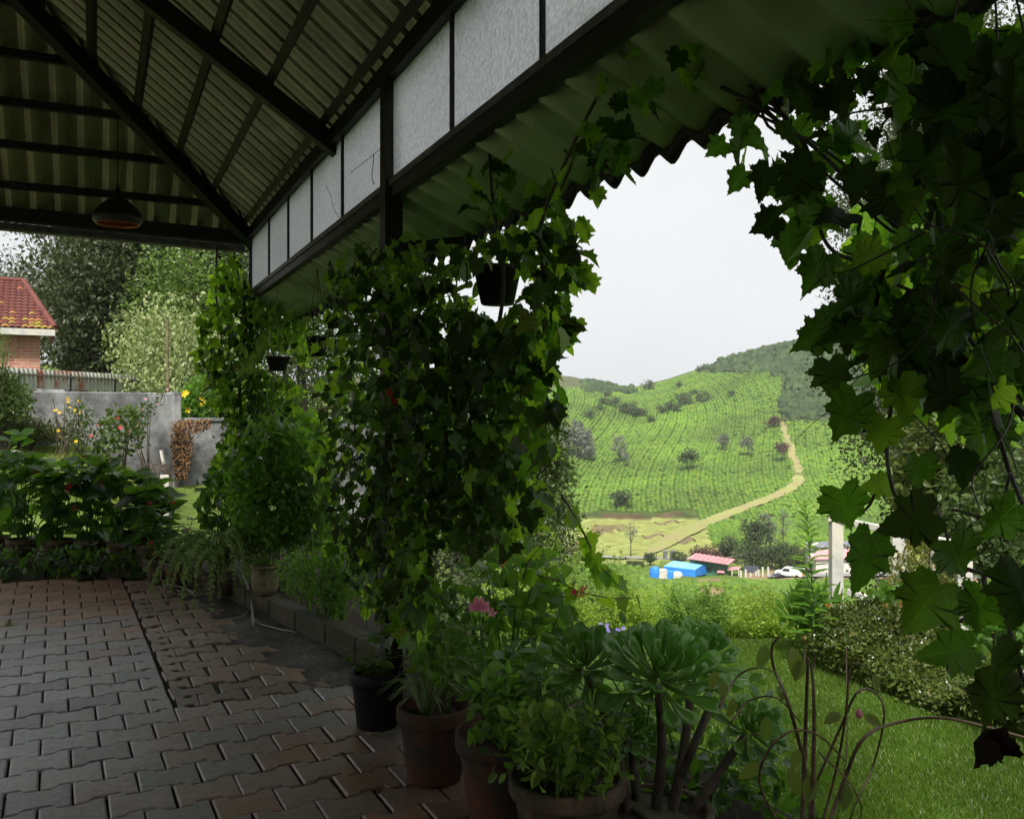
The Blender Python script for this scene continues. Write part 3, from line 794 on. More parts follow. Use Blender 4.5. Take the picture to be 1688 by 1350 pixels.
# loose grey cables on the kerb
cb = thing('loose_cable', 'pale grey cables drooping off the kerb by the clay pot onto the sand', 'cable', (1.2, 7.0, 0))
for pts in ([(398, 945, 0), (408, 970, 0), (412, 1000, 0), (400, 1015, 0), (365, 1022, 0), (310, 1024, 0)], [(402, 950, 0), (412, 985, 0), (420, 1022, 0), (450, 1034, 0), (490, 1042, 0)], [(400, 950, 0), (413, 985, 0), (416, 1030, 0)], [(398, 945, 0), (412, 975, 0), (419, 1032, 0)], [(275, 905, 0), (266, 955, 0), (300, 968, 0), (318, 978, 0), (300, 985, 0)]):
    P3 = []
    for a, b_, _ in pts:
        q = at(a, b_, 6.75 if a > 340 else 7.3); fl = onfloor(a, b_, .02)
        if q.z < .02: q = fl
        if b_ > 1005: q = fl
        P3.append(q)
    MB().tube(curve_pts(P3, 26), .005, 5).build('cable', M['wire'], cb, smooth=True)

# unseen house wall behind the camera, added to cut light on the pots
tag(MB().box((-2.4, -4.6, 1.7), (10.5, .25, 3.6)).build('unseen_house_wall', pm('plaster', (.32, .30, .26), (.42, .40, .35), scale=2, rough=.9)), kind='structure')

# weeds in the joints and a few fallen leaves
for (a_, b2), lab in zip([(16, 1030), (303, 981)], ['tuft of grass growing between pavers at the left edge', 'tiny weed tuft between pavers near the worn strip']):
    c_ = onfloor(a_, b2); w_ = thing('weed_tuft', lab, 'weed', c_); n = 26
    merged('blades', P_NEEDLE, np.array(c_) + rng.normal(size=(n, 3)) * [.02, .02, 0], frames(rdir(n) * .7 + [0, 0, .8], rdir(n)), rng.uniform(.03, .06, n), M['soft'], w_)
FLV = npmesh('fallen_leaf', *P_OVAL[1], M['dead'])
for a_, b2 in [(240, 1010), (365, 1060), (520, 1120), (455, 1180), (560, 1240), (330, 1250), (180, 1130), (110, 1015), (630, 1300), (470, 1060), (505, 1095), (545, 1130)]:
    c_ = onfloor(a_, b2, .008); o = link('fallen_leaf', FLV, loc=c_); k_ = random.uniform(.025, .045); o.scale = (k_, k_, k_ * .5); o.rotation_euler = (random.uniform(-.2, .2), random.uniform(-.2, .2), random.uniform(0, 6.28))
    tag(o, 'small dry brown leaf fallen on the paving', 'leaf', 'fallen leaves on the patio')
# ------------------------------------------------------------------ roof over the patio
C0 = Vector((1.567, 8.3, 0)); UU = Vector((-.0363, -.9993, 0)); NN = Vector((-.9993, .0363, 0)); UP = Vector((0, 0, 1))
SL, ZE = .66, 3.05
def rp(a, b, dz=0): return C0 + UU * a + NN * b + UP * (ZE + SL * b + dz)          # right slope: a along the glass, b inwards
def lp(a, b, dz=0): return C0 + NN * a + UU * b + UP * (ZE + SL * b + dz - .015 * a * .0)   # end slope
def bp3(a, b, dz=0): return C0 + UU * a + NN * (6.6 - b) + UP * (ZE + SL * b + dz)  # far-left slope
def sheetmat(name, c1, c2, mould, edge=None):
    m, t, new, lk = nodes(name)
    g = new('ShaderNodeNewGeometry')
    n1 = new('ShaderNodeTexNoise'); n1.inputs['Scale'].default_value = 3.2; n1.inputs['Detail'].default_value = 8; lk(g.outputs['Position'], n1.inputs['Vector'])
    r1 = ramp(new, [c1, c2], [.3, .7]); lk(n1.outputs['Fac'], r1.inputs['Fac'])
    n2 = new('ShaderNodeTexNoise'); n2.inputs['Scale'].default_value = 1.1; n2.inputs['Detail'].default_value = 9; n2.inputs['Roughness'].default_value = .7; lk(g.outputs['Position'], n2.inputs['Vector'])
    r2 = ramp(new, [(0, 0, 0), (1, 1, 1)], [.46, .70]); lk(n2.outputs['Fac'], r2.inputs['Fac'])
    mx = new('ShaderNodeMix'); mx.data_type = 'RGBA'; lk(r2.outputs['Color'], mx.inputs['Factor']); lk(r1.outputs['Color'], mx.inputs['A']); mx.inputs['B'].default_value = rgb(mould)
    b = new('ShaderNodeBsdfPrincipled'); lk(mx.outputs['Result'], b.inputs['Base Color']); b.inputs['Roughness'].default_value = .8; b.inputs['Specular IOR Level'].default_value = .2
    tr = new('ShaderNodeBsdfTranslucent'); lk(mx.outputs['Result'], tr.inputs['Color'])
    ms = new('ShaderNodeMixShader'); ms.inputs[0].default_value = .10
    lk(b.outputs[0], ms.inputs[1]); lk(tr.outputs[0], ms.inputs[2])
    o = new('ShaderNodeOutputMaterial'); lk(ms.outputs[0], o.inputs['Surface'])
    return m
M['sheet'] = sheetmat('roof_sheet', (.27, .30, .15), (.36, .39, .21), (.14, .165, .085))
M['sheet2'] = sheetmat('awning_sheet', (.32, .43, .22), (.44, .53, .30), (.17, .23, .10))
PITCH, AMP = .177, .032
def sheet(fn, e0, e1, bfun, name, mat, parent, dz=.075, nb=9, amp=AMP, b0=-.12, steps=None):
    es = np.arange(e0, e1 + 1e-6, PITCH / 8); V = []
    ok = [(e, bfun(e)) for e in es if bfun(e) > .02]
    if len(ok) < 3: return
    for e, bm in ok:
        bs = [(b0 + (bm - b0) * k / (nb - 1), 0) for k in range(nb)]
        if steps:      # short sheets lapped on every purlin
            bs = []
            for k in range(len(steps) - 1):
                bs += [(min(steps[k], bm), -.026), (min(steps[k + 1], bm), .012)]
        nb_ = len(bs)
        for bb, dd in bs:
            wv = math.cos(2 * math.pi * e / PITCH); wv = math.copysign(abs(wv) ** .7, wv)
            V.append(fn(e, bb, dz + dd + amp * wv))
    nb = len(V) // len(ok)
    F = [(i * nb + k, (i + 1) * nb + k, (i + 1) * nb + k + 1, i * nb + k + 1) for i in range(len(ok) - 1) for k in range(nb - 1)]
    o = link(name, MB().add(V, F).mesh(name, mat, True, parent.location), parent)
    sm = o.modifiers.new('thick', 'SOLIDIFY'); sm.thickness = .007; sm.offset = 1
    return o
roof = thing('patio_roof', 'hipped roof of corrugated sheets on dark steel rafters over the patio', 'roof', C0)
RB = 3.3
hipf = lambda e: min(e, RB)
hipl = lambda e: min(e, 6.6 - e)
SWD = PITCH * 6
e = 0.0; k = 0
while e < 13.2:
    sheet(rp, e, e + SWD + .04, hipf, 'corrugated_sheet', M['sheet'], roof, dz=.085 + .008 * (k % 2), steps=[-.12, .08, .376, .67, .985, 1.29, 1.6, 1.9, 2.2, 2.5, 2.8, 3.1, 3.3])
    sheet(bp3, e, e + SWD + .04, hipf, 'corrugated_sheet', M['sheet'], roof, dz=.085 + .008 * (k % 2), steps=[-.12, .08, .376, .67, .985, 1.29, 1.6, 1.9, 2.2, 2.5, 2.8, 3.1, 3.3]); e += SWD; k += 1
e = 0.0
while e < 6.6:
    sheet(lp, e, min(6.6, e + SWD + .04), hipl, 'corrugated_sheet', M['sheet'], roof, dz=.085 + .008 * (k % 2), steps=[-.12, .246, .592, .923, 1.27, 1.61, 1.95, 2.29, 2.63, 2.97, 3.3]); e += SWD; k += 1
zr = Vector((NN.x * -SL, NN.y * -SL, 1)).normalized()
for b in (.08, .376, .67, .985, 1.29, 1.6, 1.9, 2.2, 2.5, 2.8, 3.1):
    MB().bar(rp(b - .02, b, .015), rp(13.2, b, .015), .045, .05, zr).build('purlin', M['steel'], roof)
    if b < 3:
        MB().bar(bp3(b - .02, b, .015), bp3(13.2, b, .015), .045, .05).build('purlin', M['steel'], roof)
for b in (.246, .592, .923, 1.27, 1.61, 1.95, 2.29, 2.63, 2.97):
    MB().bar(lp(b - .02, b, .015), lp(6.6 - b, b, .015), .05, .055).build('purlin', M['steel'], roof)
for a in (3.12, 7.33, 11.5):
    MB().bar(rp(a, -.02, -.06), rp(a, RB, -.06), .075, .10, zr).build('rafter', M['steel'], roof)
    MB().bar(bp3(a, -.02, -.06), bp3(a, RB, -.06), .075, .10).build('rafter', M['steel'], roof)
MB().bar(rp(-.03, -.03, -.07), rp(RB, RB, -.07), .085, .12).build('hip_rafter', M['steel'], roof)
MB().bar(lp(6.63, -.03, -.07), lp(6.6 - RB, RB, -.07), .085, .12).build('hip_rafter', M['steel'], roof)
MB().bar(rp(RB, RB, .0), rp(13.2, RB, .0), .1, .12).build('ridge_beam', M['steel'], roof)
# eaves beams
MB().bar(C0 + UP * 3.035 + UU * -.06, C0 + UU * 13.2 + UP * 3.035, .09, .09).build('eaves_beam', M['steel'], roof)
eb = C0 + UP * 3.0
MB().bar(eb + NN * .05, eb + NN * 6.6 + UP * .16, .10, .11).build('eaves_beam', M['steel'], roof)
MB().bar(eb + NN * .05 - UU * .1 + UP * -.085, eb + NN * 6.6 - UU * .1 + UP * .075, .11, .06).build('gutter', M['sill'], roof, bevel=.01)
MB().bar(C0 + NN * 6.6 + UP * 3.0, C0 + NN * 6.6 + UU * 13.2 + UP * 3.0, .1, .11).build('eaves_beam', M['steel'], roof)
# posts under the eaves
def glass_a(px):
    d = (px - CX) / FPX; dx, dy = S + d * C, C - d * S
    # solve C0 + a UU = t (dx, dy)
    det = UU.x * -dy + UU.y * dx
    t_ = (UU.x * -C0.y + C0.x * UU.y) / (UU.y * dx - UU.x * dy)
    return ((t_ * dx - C0.x) * UU.x + (t_ * dy - C0.y) * UU.y)
AP = glass_a(645)
for a, h in ((0, 3.0), (AP, 3.0), (AP * 2, 3.0), (AP * 3, 3.0)):
    q = C0 + UU * a
    MB().box((q.x, q.y, h / 2 - .02), (.085 if a else .05, .085 if a else .05, h + .04), (NN, UU, UP)).build('post', M['steel'], roof)
for a in (0, AP, AP * 2, AP * 3):
    q = C0 + NN * 6.6 + UU * a
    MB().box((q.x, q.y, 1.5), (.09, .09, 3.0), (NN, UU, UP)).build('post', M['steel'], roof)
# ------------------------------------------------------------------ obscured glass strip
gmn, t, new, lk = nodes('obscured_glass')
tc = new('ShaderNodeTexCoord'); vo = new('ShaderNodeTexVoronoi'); vo.inputs['Scale'].default_value = 60; lk(tc.outputs['Object'], vo.inputs['Vector'])
nz = new('ShaderNodeTexNoise'); nz.inputs['Scale'].default_value = 1.4; nz.inputs['Detail'].default_value = 6; lk(tc.outputs['Object'], nz.inputs['Vector'])
rc = ramp(new, [(1, 1, 1), (.62, .62, .66)], [.1, .75]); lk(vo.outputs['Distance'], rc.inputs['Fac'])
rd = ramp(new, [(.85, .85, .85), (1, 1, 1)], [.35, .65]); lk(nz.outputs['Fac'], rd.inputs['Fac'])
mx = new('ShaderNodeMix'); mx.data_type = 'RGBA'; mx.blend_type = 'MULTIPLY'; mx.inputs['Factor'].default_value = 1; lk(rc.outputs['Color'], mx.inputs['A']); lk(rd.outputs['Color'], mx.inputs['B'])
tr = new('ShaderNodeBsdfTranslucent'); lk(mx.outputs['Result'], tr.inputs['Color'])
gl = new('ShaderNodeBsdfPrincipled'); gl.inputs['Base Color'].default_value = (.5, .5, .52, 1); gl.inputs['Roughness'].default_value = .25
bmp = new('ShaderNodeBump'); bmp.inputs['Strength'].default_value = .8; bmp.inputs['Distance'].default_value = .004; lk(vo.outputs['Distance'], bmp.inputs['Height']); lk(bmp.outputs['Normal'], gl.inputs['Normal']); lk(bmp.outputs['Normal'], tr.inputs['Normal'])
rf_ = new('ShaderNodeBsdfRefraction'); rf_.inputs['Roughness'].default_value = .45; rf_.inputs['IOR'].default_value = 1.12; rf_.inputs['Color'].default_value = (.9, .9, .93, 1); lk(bmp.outputs['Normal'], rf_.inputs['Normal'])
m0 = new('ShaderNodeMixShader'); m0.inputs[0].default_value = .45; lk(tr.outputs[0], m0.inputs[1]); lk(rf_.outputs[0], m0.inputs[2])
ms = new('ShaderNodeMixShader'); ms.inputs[0].default_value = .95; lk(gl.outputs[0], ms.inputs[1]); lk(m0.outputs[0], ms.inputs[2])
o = new('ShaderNodeOutputMaterial'); lk(ms.outputs[0], o.inputs['Surface'])
M['oglass'] = gmn
glaz = thing('glazed_strip', 'band of frosted patterned glass panes in dark frames under the eaves', 'window band', C0)
ga = [.04] + [glass_a(x) for x in (446, 478, 517, 568, 645, 750, 900)]
while ga[-1] < 13: ga.append(ga[-1] + .62)
ZG0, ZG1 = 2.535, 2.99
for i, (a, b) in enumerate(zip(ga[:-1], ga[1:])):
    q = C0 + UU * ((a + b) / 2)
    MB().box((q.x, q.y, (ZG0 + ZG1) / 2), (.005, b - a - .006, ZG1 - ZG0), (NN, UU, UP)).build('glass_pane', M['oglass'], glaz)
    qb = C0 + UU * b + NN * .012
    MB().box((qb.x, qb.y, (ZG0 + ZG1) / 2), (.016, .014, ZG1 - ZG0), (NN, UU, UP)).build('mullion', M['steel'], glaz)
q = [C0 + UU * -.02 + NN * .012, C0 + UU * 13.2 + NN * .012]
MB().bar(q[0] + UP * 2.518, q[1] + UP * 2.518, .03, .03).build('sill', M['sill'], glaz)
MB().bar(q[0] + UP * 2.475 + NN * -.02, q[1] + UP * 2.475 + NN * -.02, .05, .05).build('sill_rail', M['steel'], glaz)
# a dead creeper twig caught on one pane
MB().tube(curve_pts([at(616, 255, 4.4), at(615, 272, 4.4), at(613, 292, 4.4), at(617, 305, 4.4)], 10), .002, 4).build('twig', M['stem'], glaz)
MB().tube(curve_pts([at(578, 285, 4.75), at(600, 268, 4.58), at(634, 240, 4.32)], 8), .0015, 4).build('crack', M['stem'], glaz)
# ------------------------------------------------------------------ awning outside the glass
awn = thing('awning_roof', 'narrow corrugated awning sloping outwards below the frosted glass', 'awning', C0)
AW, ADZ = .40, -.178
def ap(a, b, dz=0): return C0 + UU * a - NN * (b + .0) + UP * (2.478 + ADZ * b / AW + dz)
e = -.15; k = 0
while e < 13.1:
    sheet(ap, e, e + PITCH * 5 + .03, lambda x: AW, 'corrugated_sheet', M['sheet2'], awn, dz=.0 + .006 * (k % 2), nb=5, amp=.02, b0=.012); e += PITCH * 5; k += 1
# rolled edge along the outside, scalloped with the sheet
V = []; F = []; es = np.arange(-.15, 13.2, PITCH / 8); prof = [(-.0, .012), (.014, .02), (.03, .0), (.022, -.03), (.004, -.028), (-.008, -.004)]
for e in es:
    wv = .02 * math.cos(2 * math.pi * e / PITCH)
    for x, z in prof: V.append(ap(e, AW + x - .012, z + wv * (1.0 if z > -.02 else 1.3)))
m_ = len(prof)
for i in range(len(es) - 1):
    for k in range(m_): F.append((i * m_ + k, (i + 1) * m_ + k, (i + 1) * m_ + (k + 1) % m_, i * m_ + (k + 1) % m_))
MB().add(V, F).build('rolled_edge', M['steel'], awn, smooth=True)
for a in (.05, AP, AP * 2):
    MB().bar(ap(a, 0, -.26), ap(a, .36, -.045), .05, .06).build('bracket', M['steel'], awn)
# ------------------------------------------------------------------ pendant lamp
lb = C0 + (UU + NN) * 1.12
lamp = thing('pendant_lamp', 'black onion-shaped pendant lamp with copper inside on a thin cord', 'lamp', (lb.x, lb.y, 2.82))
r0 = .172
prof = [(.0, .29), (.008, .29), (.012, .265), (.022, .24), (.045, .20), (.085, .165), (.13, .125), (.16, .085), (r0, .05), (.168, .022), (.148, 0), (.143, .0), (.163, .024), (.166, .05), (.154, .085), (.124, .123), (.08, .16), (.0, .185)]
MB().lathe(prof[:11], lamp.location, 32).build('shade', M['lampout'], lamp, smooth=True)
MB().lathe(prof[10:], lamp.location, 32).build('shade_lining', M['copper'], lamp, smooth=True)
MB().tube([(lb.x, lb.y, 3.10), (lb.x, lb.y, 3.74)], .0035, 6).build('cord', M['plastic'], lamp)
MB().lathe([(0, 0), (.04, 0), (.045, -.03), (.03, -.06), (0, -.065)], (lb.x, lb.y, 3.74), 16).build('ceiling_rose', M['lampout'], lamp, smooth=True)
MB().lathe([(0, .06), (.028, .09), (.03, .12), (.016, .15), (.016, .18)], lamp.location, 16).build('bulb', plain('bulb_glass', (.7, .66, .58), .2), lamp, smooth=True)
# ------------------------------------------------------------------ trees
def tree(name, label, base, H, W, mat, nclump=40, nleaf=4000, leaf=.12, trunk=.16, crown0=.3, protos=P_DIA, group=None, flat=1.0, upw=0.0, drop=0.0, barkm=None, sparse=1.0, cat='tree', limbs=9, shellp=.5, cr=None, hole=0.0, tip='rand'):
    base = Vector(base)
    t_ = thing(name, label, cat, base, group)
    mb = MB(); ctr = base + Vector((0, 0, H * (crown0 + 1) / 2)); rx, rz = W / 2, H * (1 - crown0) / 2
    lean = Vector((random.uniform(-.04, .04) * H, random.uniform(-.04, .04) * H, 0))
    top = base + Vector((0, 0, H * .88)) + lean
    mb.tube(curve_pts([base - Vector((0, 0, .3)), base + Vector((0, 0, H * .3)) + lean * .3, base + Vector((0, 0, H * .6)) + lean * .8, top], 10), trunk, 7, trunk * .15)
    cl = []
    for i in range(nclump):
        d = rdir(1)[0]; r_ = random.random() ** shellp
        p = np.array(ctr) + np.array((d[0] * rx * r_, d[1] * rx * r_, d[2] * rz * r_))
        if crown0 < .9:
            f_ = (p[2] - (base.z + H * crown0)) / (H * (1 - crown0)); f_ = min(max(f_, 0), 1)
            k = (1 - upw * f_)
            p[0] = ctr.x + (p[0] - ctr.x) * k; p[1] = ctr.y + (p[1] - ctr.y) * k
        cl.append(p)
    cl = np.array(cl)
    for i in range(min(limbs, nclump)):
        p = Vector(cl[i]); st = base + Vector((0, 0, max(H * .15, (p.z - base.z) * random.uniform(.45, .75)))) + lean * .5
        mid = (st + p) / 2 + Vector((0, 0, -.04 * H * random.random()))
        mb.tube(curve_pts([st, mid, p], 6), trunk * .4, 5, trunk * .06, cap=False)
    mb.build('trunk', barkm or M['bark'], t_, smooth=True)
    per = max(1, int(nleaf / nclump))
    cr_ = cr or W * .13
    pos = np.repeat(cl, per, 0) + np.clip(rng.normal(size=(per * nclump, 3)), -1.6, 1.6) * [cr_, cr_, cr_ * flat * .8]
    n = len(pos)
    tipd = rdir(n) + [0, 0, -.3 - drop]
    if tip == 'out':
        tipd = (pos - np.array(ctr)) / W + rdir(n) * .5 + [0, 0, -drop]
    nr_ = rdir(n) + [0, 0, .7]
    merged('crown', protos, pos, frames(tipd, nr_), leaf * rng.uniform(.6, 1.3, n), mat, t_)
    return t_

# ------------------------------------------------------------------ left garden
RV, FV = Vector((C, -S, 0)), Vector((S, C, 0))
M['wall'] = pm('stained_concrete', (.13, .135, .14), (.36, .36, .37), scale=2.6, rough=.95, bump=.3, bscale=20, c3=(.075, .075, .08), stain=1.8, detail=12)
wl = thing('garden_wall', 'high grey stained concrete garden wall left of the corner post', 'wall', at(160, 690, 14))
a, b = at(-160, 0, 12.6), at(293, 0, 15); dv = (b - a); dv.z = 0
def wallbox(mb, p, q, z0, z1, th=.18):
    p = Vector((p.x, p.y, 0)); q = Vector((q.x, q.y, 0)); d = (q - p).normalized(); n = Vector((-d.y, d.x, 0)); L = (q - p).length
    return mb.box((p + q) / 2 + Vector((0, 0, (z0 + z1) / 2)), (L, th, z1 - z0), (d, n, Vector((0, 0, 1))))
wallbox(MB(), a, b, -.2, 1.77).build('wall_panel', M['wall'], wl, bevel=.02)
wallbox(MB(), at(280, 0, 14.92), at(294, 0, 15.02), -.2, 1.79, .26).build('end_pier', M['wall'], wl, bevel=.02)
wl2 = thing('low_garden_wall', 'lower grey wall running on from the high wall behind the corner vines', 'wall', at(400, 750, 15.6))
wallbox(MB(), at(295, 0, 15.1), at(620, 0, 17), -.6, 1.30).build('wall_panel', M['wall'], wl2, bevel=.02)
wallbox(MB(), at(295, 0, 15.1), at(620, 0, 17), 1.302, 1.36, .24).build('coping', M['wall'], wl2, bevel=.01)
# brown dry creeper on the wall
dc = thing('dry_creeper', 'brown dried creeper hanging down the grey wall', 'creeper', at(300, 690, 14.85))
q = inpoly_pts([(286, 694), (300, 690), (350, 690), (345, 705), (318, 715), (316, 750), (308, 790), (290, 788), (282, 750), (283, 712)], 1500)
pos = atv(q[:, 0], q[:, 1], 14.82 + rng.uniform(-.1, .06, len(q)))
merged('dead_leaves', P_DIA, pos, frames(rdir(len(q)) + [0, 0, -1], rdir(len(q)) - np.array(FV)), rng.uniform(.035, .06, len(q)), leafmat('dry_creeper_leaf', [(.13, .07, .035), (.19, .11, .05), (.09, .045, .025)], (.15, .08, .03), .15, rough=.9), dc)
MB().tube(curve_pts([at(299, 695, 14.9), at(296, 760, 14.85), at(290, 795, 14.8), at(294, 815, 14.8)], 12), .012, 5).build('stem', M['bark'], dc)
# sheet-metal strip fence
M['galv'] = pm('galvanised_sheet', (.42, .44, .40), (.62, .63, .58), scale=3, rough=.6, bump=.1, spec=.4, c3=(.30, .32, .27), stain=3)
M['rust'] = pm('rusty_sheet', (.34, .36, .32), (.50, .52, .47), scale=3, rough=.8, bump=.2, c3=(.26, .07, .03), stain=2.6)
fe = thing('sheet_fence', 'rust-spotted galvanised sheet fence strip above the grey wall', 'fence', at(100, 640, 16))
fa, fb = at(-70, 0, 14.0), at(252, 0, 19.0); fa.z = fb.z = 0
nf = 24
for i in range(nf):
    p, q_ = fa + (fb - fa) * (i / nf), fa + (fb - fa) * ((i + .97) / nf)
    d = (q_ - p).normalized(); nn_ = Vector((-d.y, d.x, 0)); V = []; F = []
    for k in range(9):
        pp = p + (q_ - p) * (k / 8) + nn_ * (.012 * (1 if k % 4 in (1, 2) else -1))
        V += [pp + Vector((0, 0, 1.86 + random.uniform(-.005, .005))), pp + Vector((0, 0, 2.20 + random.uniform(-.008, .008)))]
        if k: F.append((2 * k - 2, 2 * k, 2 * k + 1, 2 * k - 1))
    o = MB().add(V, F).build('sheet_panel', M['rust'] if i in (8, 10, 11, 12, 13) else M['galv'], fe)
    sm = o.modifiers.new('t', 'SOLIDIFY'); sm.thickness = .003
d = (fb - fa).normalized(); nn_ = Vector((d.y, -d.x, 0))
MB().bar(fa + Vector((0, 0, 2.09)) + nn_ * .03, fb + Vector((0, 0, 2.09)) + nn_ * .03, .03, .035).build('rail', M['wood'], fe)
for i in range(0, nf + 1, 6):
    p = fa + (fb - fa) * (i / nf)
    MB().box(p + Vector((0, 0, 1.5)), (.05, .05, 1.3)).build('post', M['steel'], fe)
pole = at(276, 0, 15.6); tag(MB().tube([(pole.x, pole.y, 1.0), (pole.x, pole.y, 1.45 + 155 / FPX * 15.6)], .022, 8).build('wooden_pole', M['mossy'], org=(pole.x, pole.y, 1.0)), 'thin mossy wooden pole standing behind the grey wall', 'pole')
# ------------------------------------------------------------------ brick house
HZ = 22.0
xr = 0.0
hs_ = thing('brick_house', 'red brick house with a mossy red tiled roof at far left', 'house', at(20, 650, HZ))
_hd = at(64, HY, 1); HD = Vector((_hd.x, _hd.y, 0)).normalized(); HW = Vector((HD.y, -HD.x, 0)); HO = at(66, HY, HZ); HO.z = 0
def hq(xc, Zd, z): return HO + HW * (xc - xr) + HD * (Zd - HZ) + Vector((0, 0, z))
m, t, new, lk = nodes('brick_wall')
tc = new('ShaderNodeNewGeometry')
dx = new('ShaderNodeVectorMath'); dx.operation = 'DOT_PRODUCT'; lk(tc.outputs['Position'], dx.inputs[0]); dx.inputs[1].default_value = RV
sp = new('ShaderNodeSeparateXYZ'); lk(tc.outputs['Position'], sp.inputs[0])
cb_ = new('ShaderNodeCombineXYZ'); lk(dx.outputs['Value'], cb_.inputs['X']); lk(sp.outputs['Z'], cb_.inputs['Y'])
br = new('ShaderNodeTexBrick'); lk(cb_.outputs[0], br.inputs['Vector']); br.inputs['Scale'].default_value = 1.0
br.inputs['Brick Width'].default_value = .24; br.inputs['Row Height'].default_value = .078; br.inputs['Mortar Size'].default_value = .009
br.inputs['Color1'].default_value = (.36, .13, .09, 1); br.inputs['Color2'].default_value = (.44, .20, .14, 1); br.inputs['Mortar'].default_value = (.40, .32, .26, 1)
nz = new('ShaderNodeTexNoise'); nz.inputs['Scale'].default_value = 3; lk(tc.outputs['Position'], nz.inputs['Vector'])
hv = new('ShaderNodeHueSaturation'); lk(br.outputs['Color'], hv.inputs['Color']); mr = new('ShaderNodeMapRange'); lk(nz.outputs['Fac'], mr.inputs['Value']); mr.inputs['To Min'].default_value = .6; mr.inputs['To Max'].default_value = 1.4; lk(mr.outputs['Result'], hv.inputs['Value'])
b_ = new('ShaderNodeBsdfPrincipled'); lk(hv.outputs['Color'], b_.inputs['Base Color']); b_.inputs['Roughness'].default_value = .9
bm_ = new('ShaderNodeBump'); bm_.inputs['Strength'].default_value = .5; bm_.inputs['Distance'].default_value = .02; bm_.invert = True; lk(br.outputs['Fac'], bm_.inputs['Height']); lk(bm_.outputs['Normal'], b_.inputs['Normal'])
o = new('ShaderNodeOutputMaterial'); lk(b_.outputs[0], o.inputs['Surface']); M['brick'] = m
MB().box(hq(xr - 3.5, HZ + 2.5, 2.2), (7, 5, 2.5), (HW, HD, UP)).build('wall', M['brick'], hs_)
M['tile'] = pm('clay_tile', (.09, .028, .026), (.165, .052, .044), scale=6, rough=.85, bump=.2, c3=(.13, .045, .035), stain=1.5)
M['tilem'] = pm('mossy_tile', (.22, .06, .04), (.30, .10, .06), scale=6, rough=.9, bump=.3, c3=(.22, .20, .03), stain=3.5)
ex = .32; ez = 3.44; rx_ = -.38; rz_ = 4.85
rf = None
nrow, ncol = 15, 62
mbs = [MB(), MB()]
for i in range(nrow):
    f0, f1 = i / nrow, (i + 1) / nrow
    for j in range(ncol):
        xa = ex - .14 * (j + 1); xb = ex - .14 * j
        lim = ex + (rx_ - ex) * f0
        if xb > lim + .02: continue
        V = []; F = []
        for k in range(5):
            x = xa + (xb - xa) * k / 4; hh = .035 * math.sin(math.pi * k / 4) + random.uniform(0, .004)
            for f_, dz in ((f0 - .012, .028), (f1, 0.0)):
                V.append(hq(x, HZ - .35 + 2.55 * f_, ez + (rz_ - ez) * f_ + hh + dz))
            if k: F.append((2 * k - 2, 2 * k, 2 * k + 1, 2 * k - 1))
        mbs[1 if (i < 3 and random.random() < .7) or random.random() < .05 else 0].add(V, F)
rf = mbs[0].build('roof', M['tile'], hs_, kind='stuff')
mbs[1].build('mossy_tiles', M['tilem'], hs_, kind='stuff')
MB().add([hq(ex, HZ - .35, ez - .01), hq(ex - 9, HZ - .35, ez - .01), hq(ex - 9, HZ + 2.2, rz_ - .01), hq(rx_, HZ + 2.2, rz_ - .01)], [(0, 1, 2, 3)]).build('roof_deck', M['wood'], hs_)
MB().add([hq(ex, HZ - .35, ez), hq(rx_, HZ + 2.2, rz_), hq(ex, HZ + 5.3, ez)], [(0, 1, 2)]).build('hip_slope', M['tile'], hs_)
MB().tube([hq(ex, HZ - .35, ez + .04), hq(rx_, HZ + 2.2, rz_ + .04)], .07, 8).build('hip_tiles', M['tile'], hs_)
MB().tube([hq(rx_, HZ + 2.2, rz_ + .04), hq(rx_ - 8, HZ + 2.2, rz_ + .04)], .07, 8).build('ridge_tiles', M['tile'], hs_)
MB().box(hq(ex - 4.5, HZ - .37, ez - .08), (9, .03, .15), (HW, HD, UP)).build('fascia', M['white'], hs_)
wx = -1.08
wn = MB().box(hq(wx, HZ - .015, 3.02), (.24, .05, .34), (HW, HD, UP)).build('window', M['white'], hs_)
MB().box(hq(wx - .03, HZ - .045, 3.02), (.16, .01, .24), (HW, HD, UP)).build('pane', plain('window_glass', (.05, .06, .07), .1, .6), wn)
bx_ = at(55, 640, 19); tag(MB().box((bx_.x, bx_.y, 1.6), (1.6, .6, 1.3), (RV, FV, UP)).build('concrete_block', M['wall'], org=(bx_.x, bx_.y, 1.0)), 'low concrete block below the brick house', 'block')
# ------------------------------------------------------------------ trees behind the garden, left
def zg(px, Z): return gp(px, Z)
tree('broadleaf_tree', 'tall dark dense tree behind the wall, filling the view right of the house', zg(310, 33), 14, 8.6, M['dark'], 260, 80000, .18, .35, .10, limbs=20)
tree('broadleaf_tree', 'second dark tree between the brick house and the tall dense tree', zg(215, 30), 6.6, 5.2, M['dark'], 150, 30000, .18, .25, .02, limbs=12)
tree('grey_tree', 'grey-green tree just behind the brick house roof', zg(110, 38), 5.4, 6.0, M['darkgrey'], 90, 16000, .13, .22, .1, limbs=12)
tree('small_dark_tree', 'small dark tree against the sky at far left edge', zg(22, 46), 6.0, 4.6, M['dark'], 60, 9000, .14, .22, .2, limbs=10)
tree('feathery_tree', 'tall feathery thin tree reaching above the house against the sky', zg(120, 40), 11.5, 6.5, M['darkgrey'], 70, 5000, .13, .14, .45, limbs=40, cr=.4)
tree('flowering_shrub_tree', 'pale variegated shrub tree behind the wall left of the corner post', zg(300, 18.6), 3.1, 2.5, M['pale'], 90, 15000, .085, .06, .0, protos=P_OVAL, drop=.5, limbs=14)
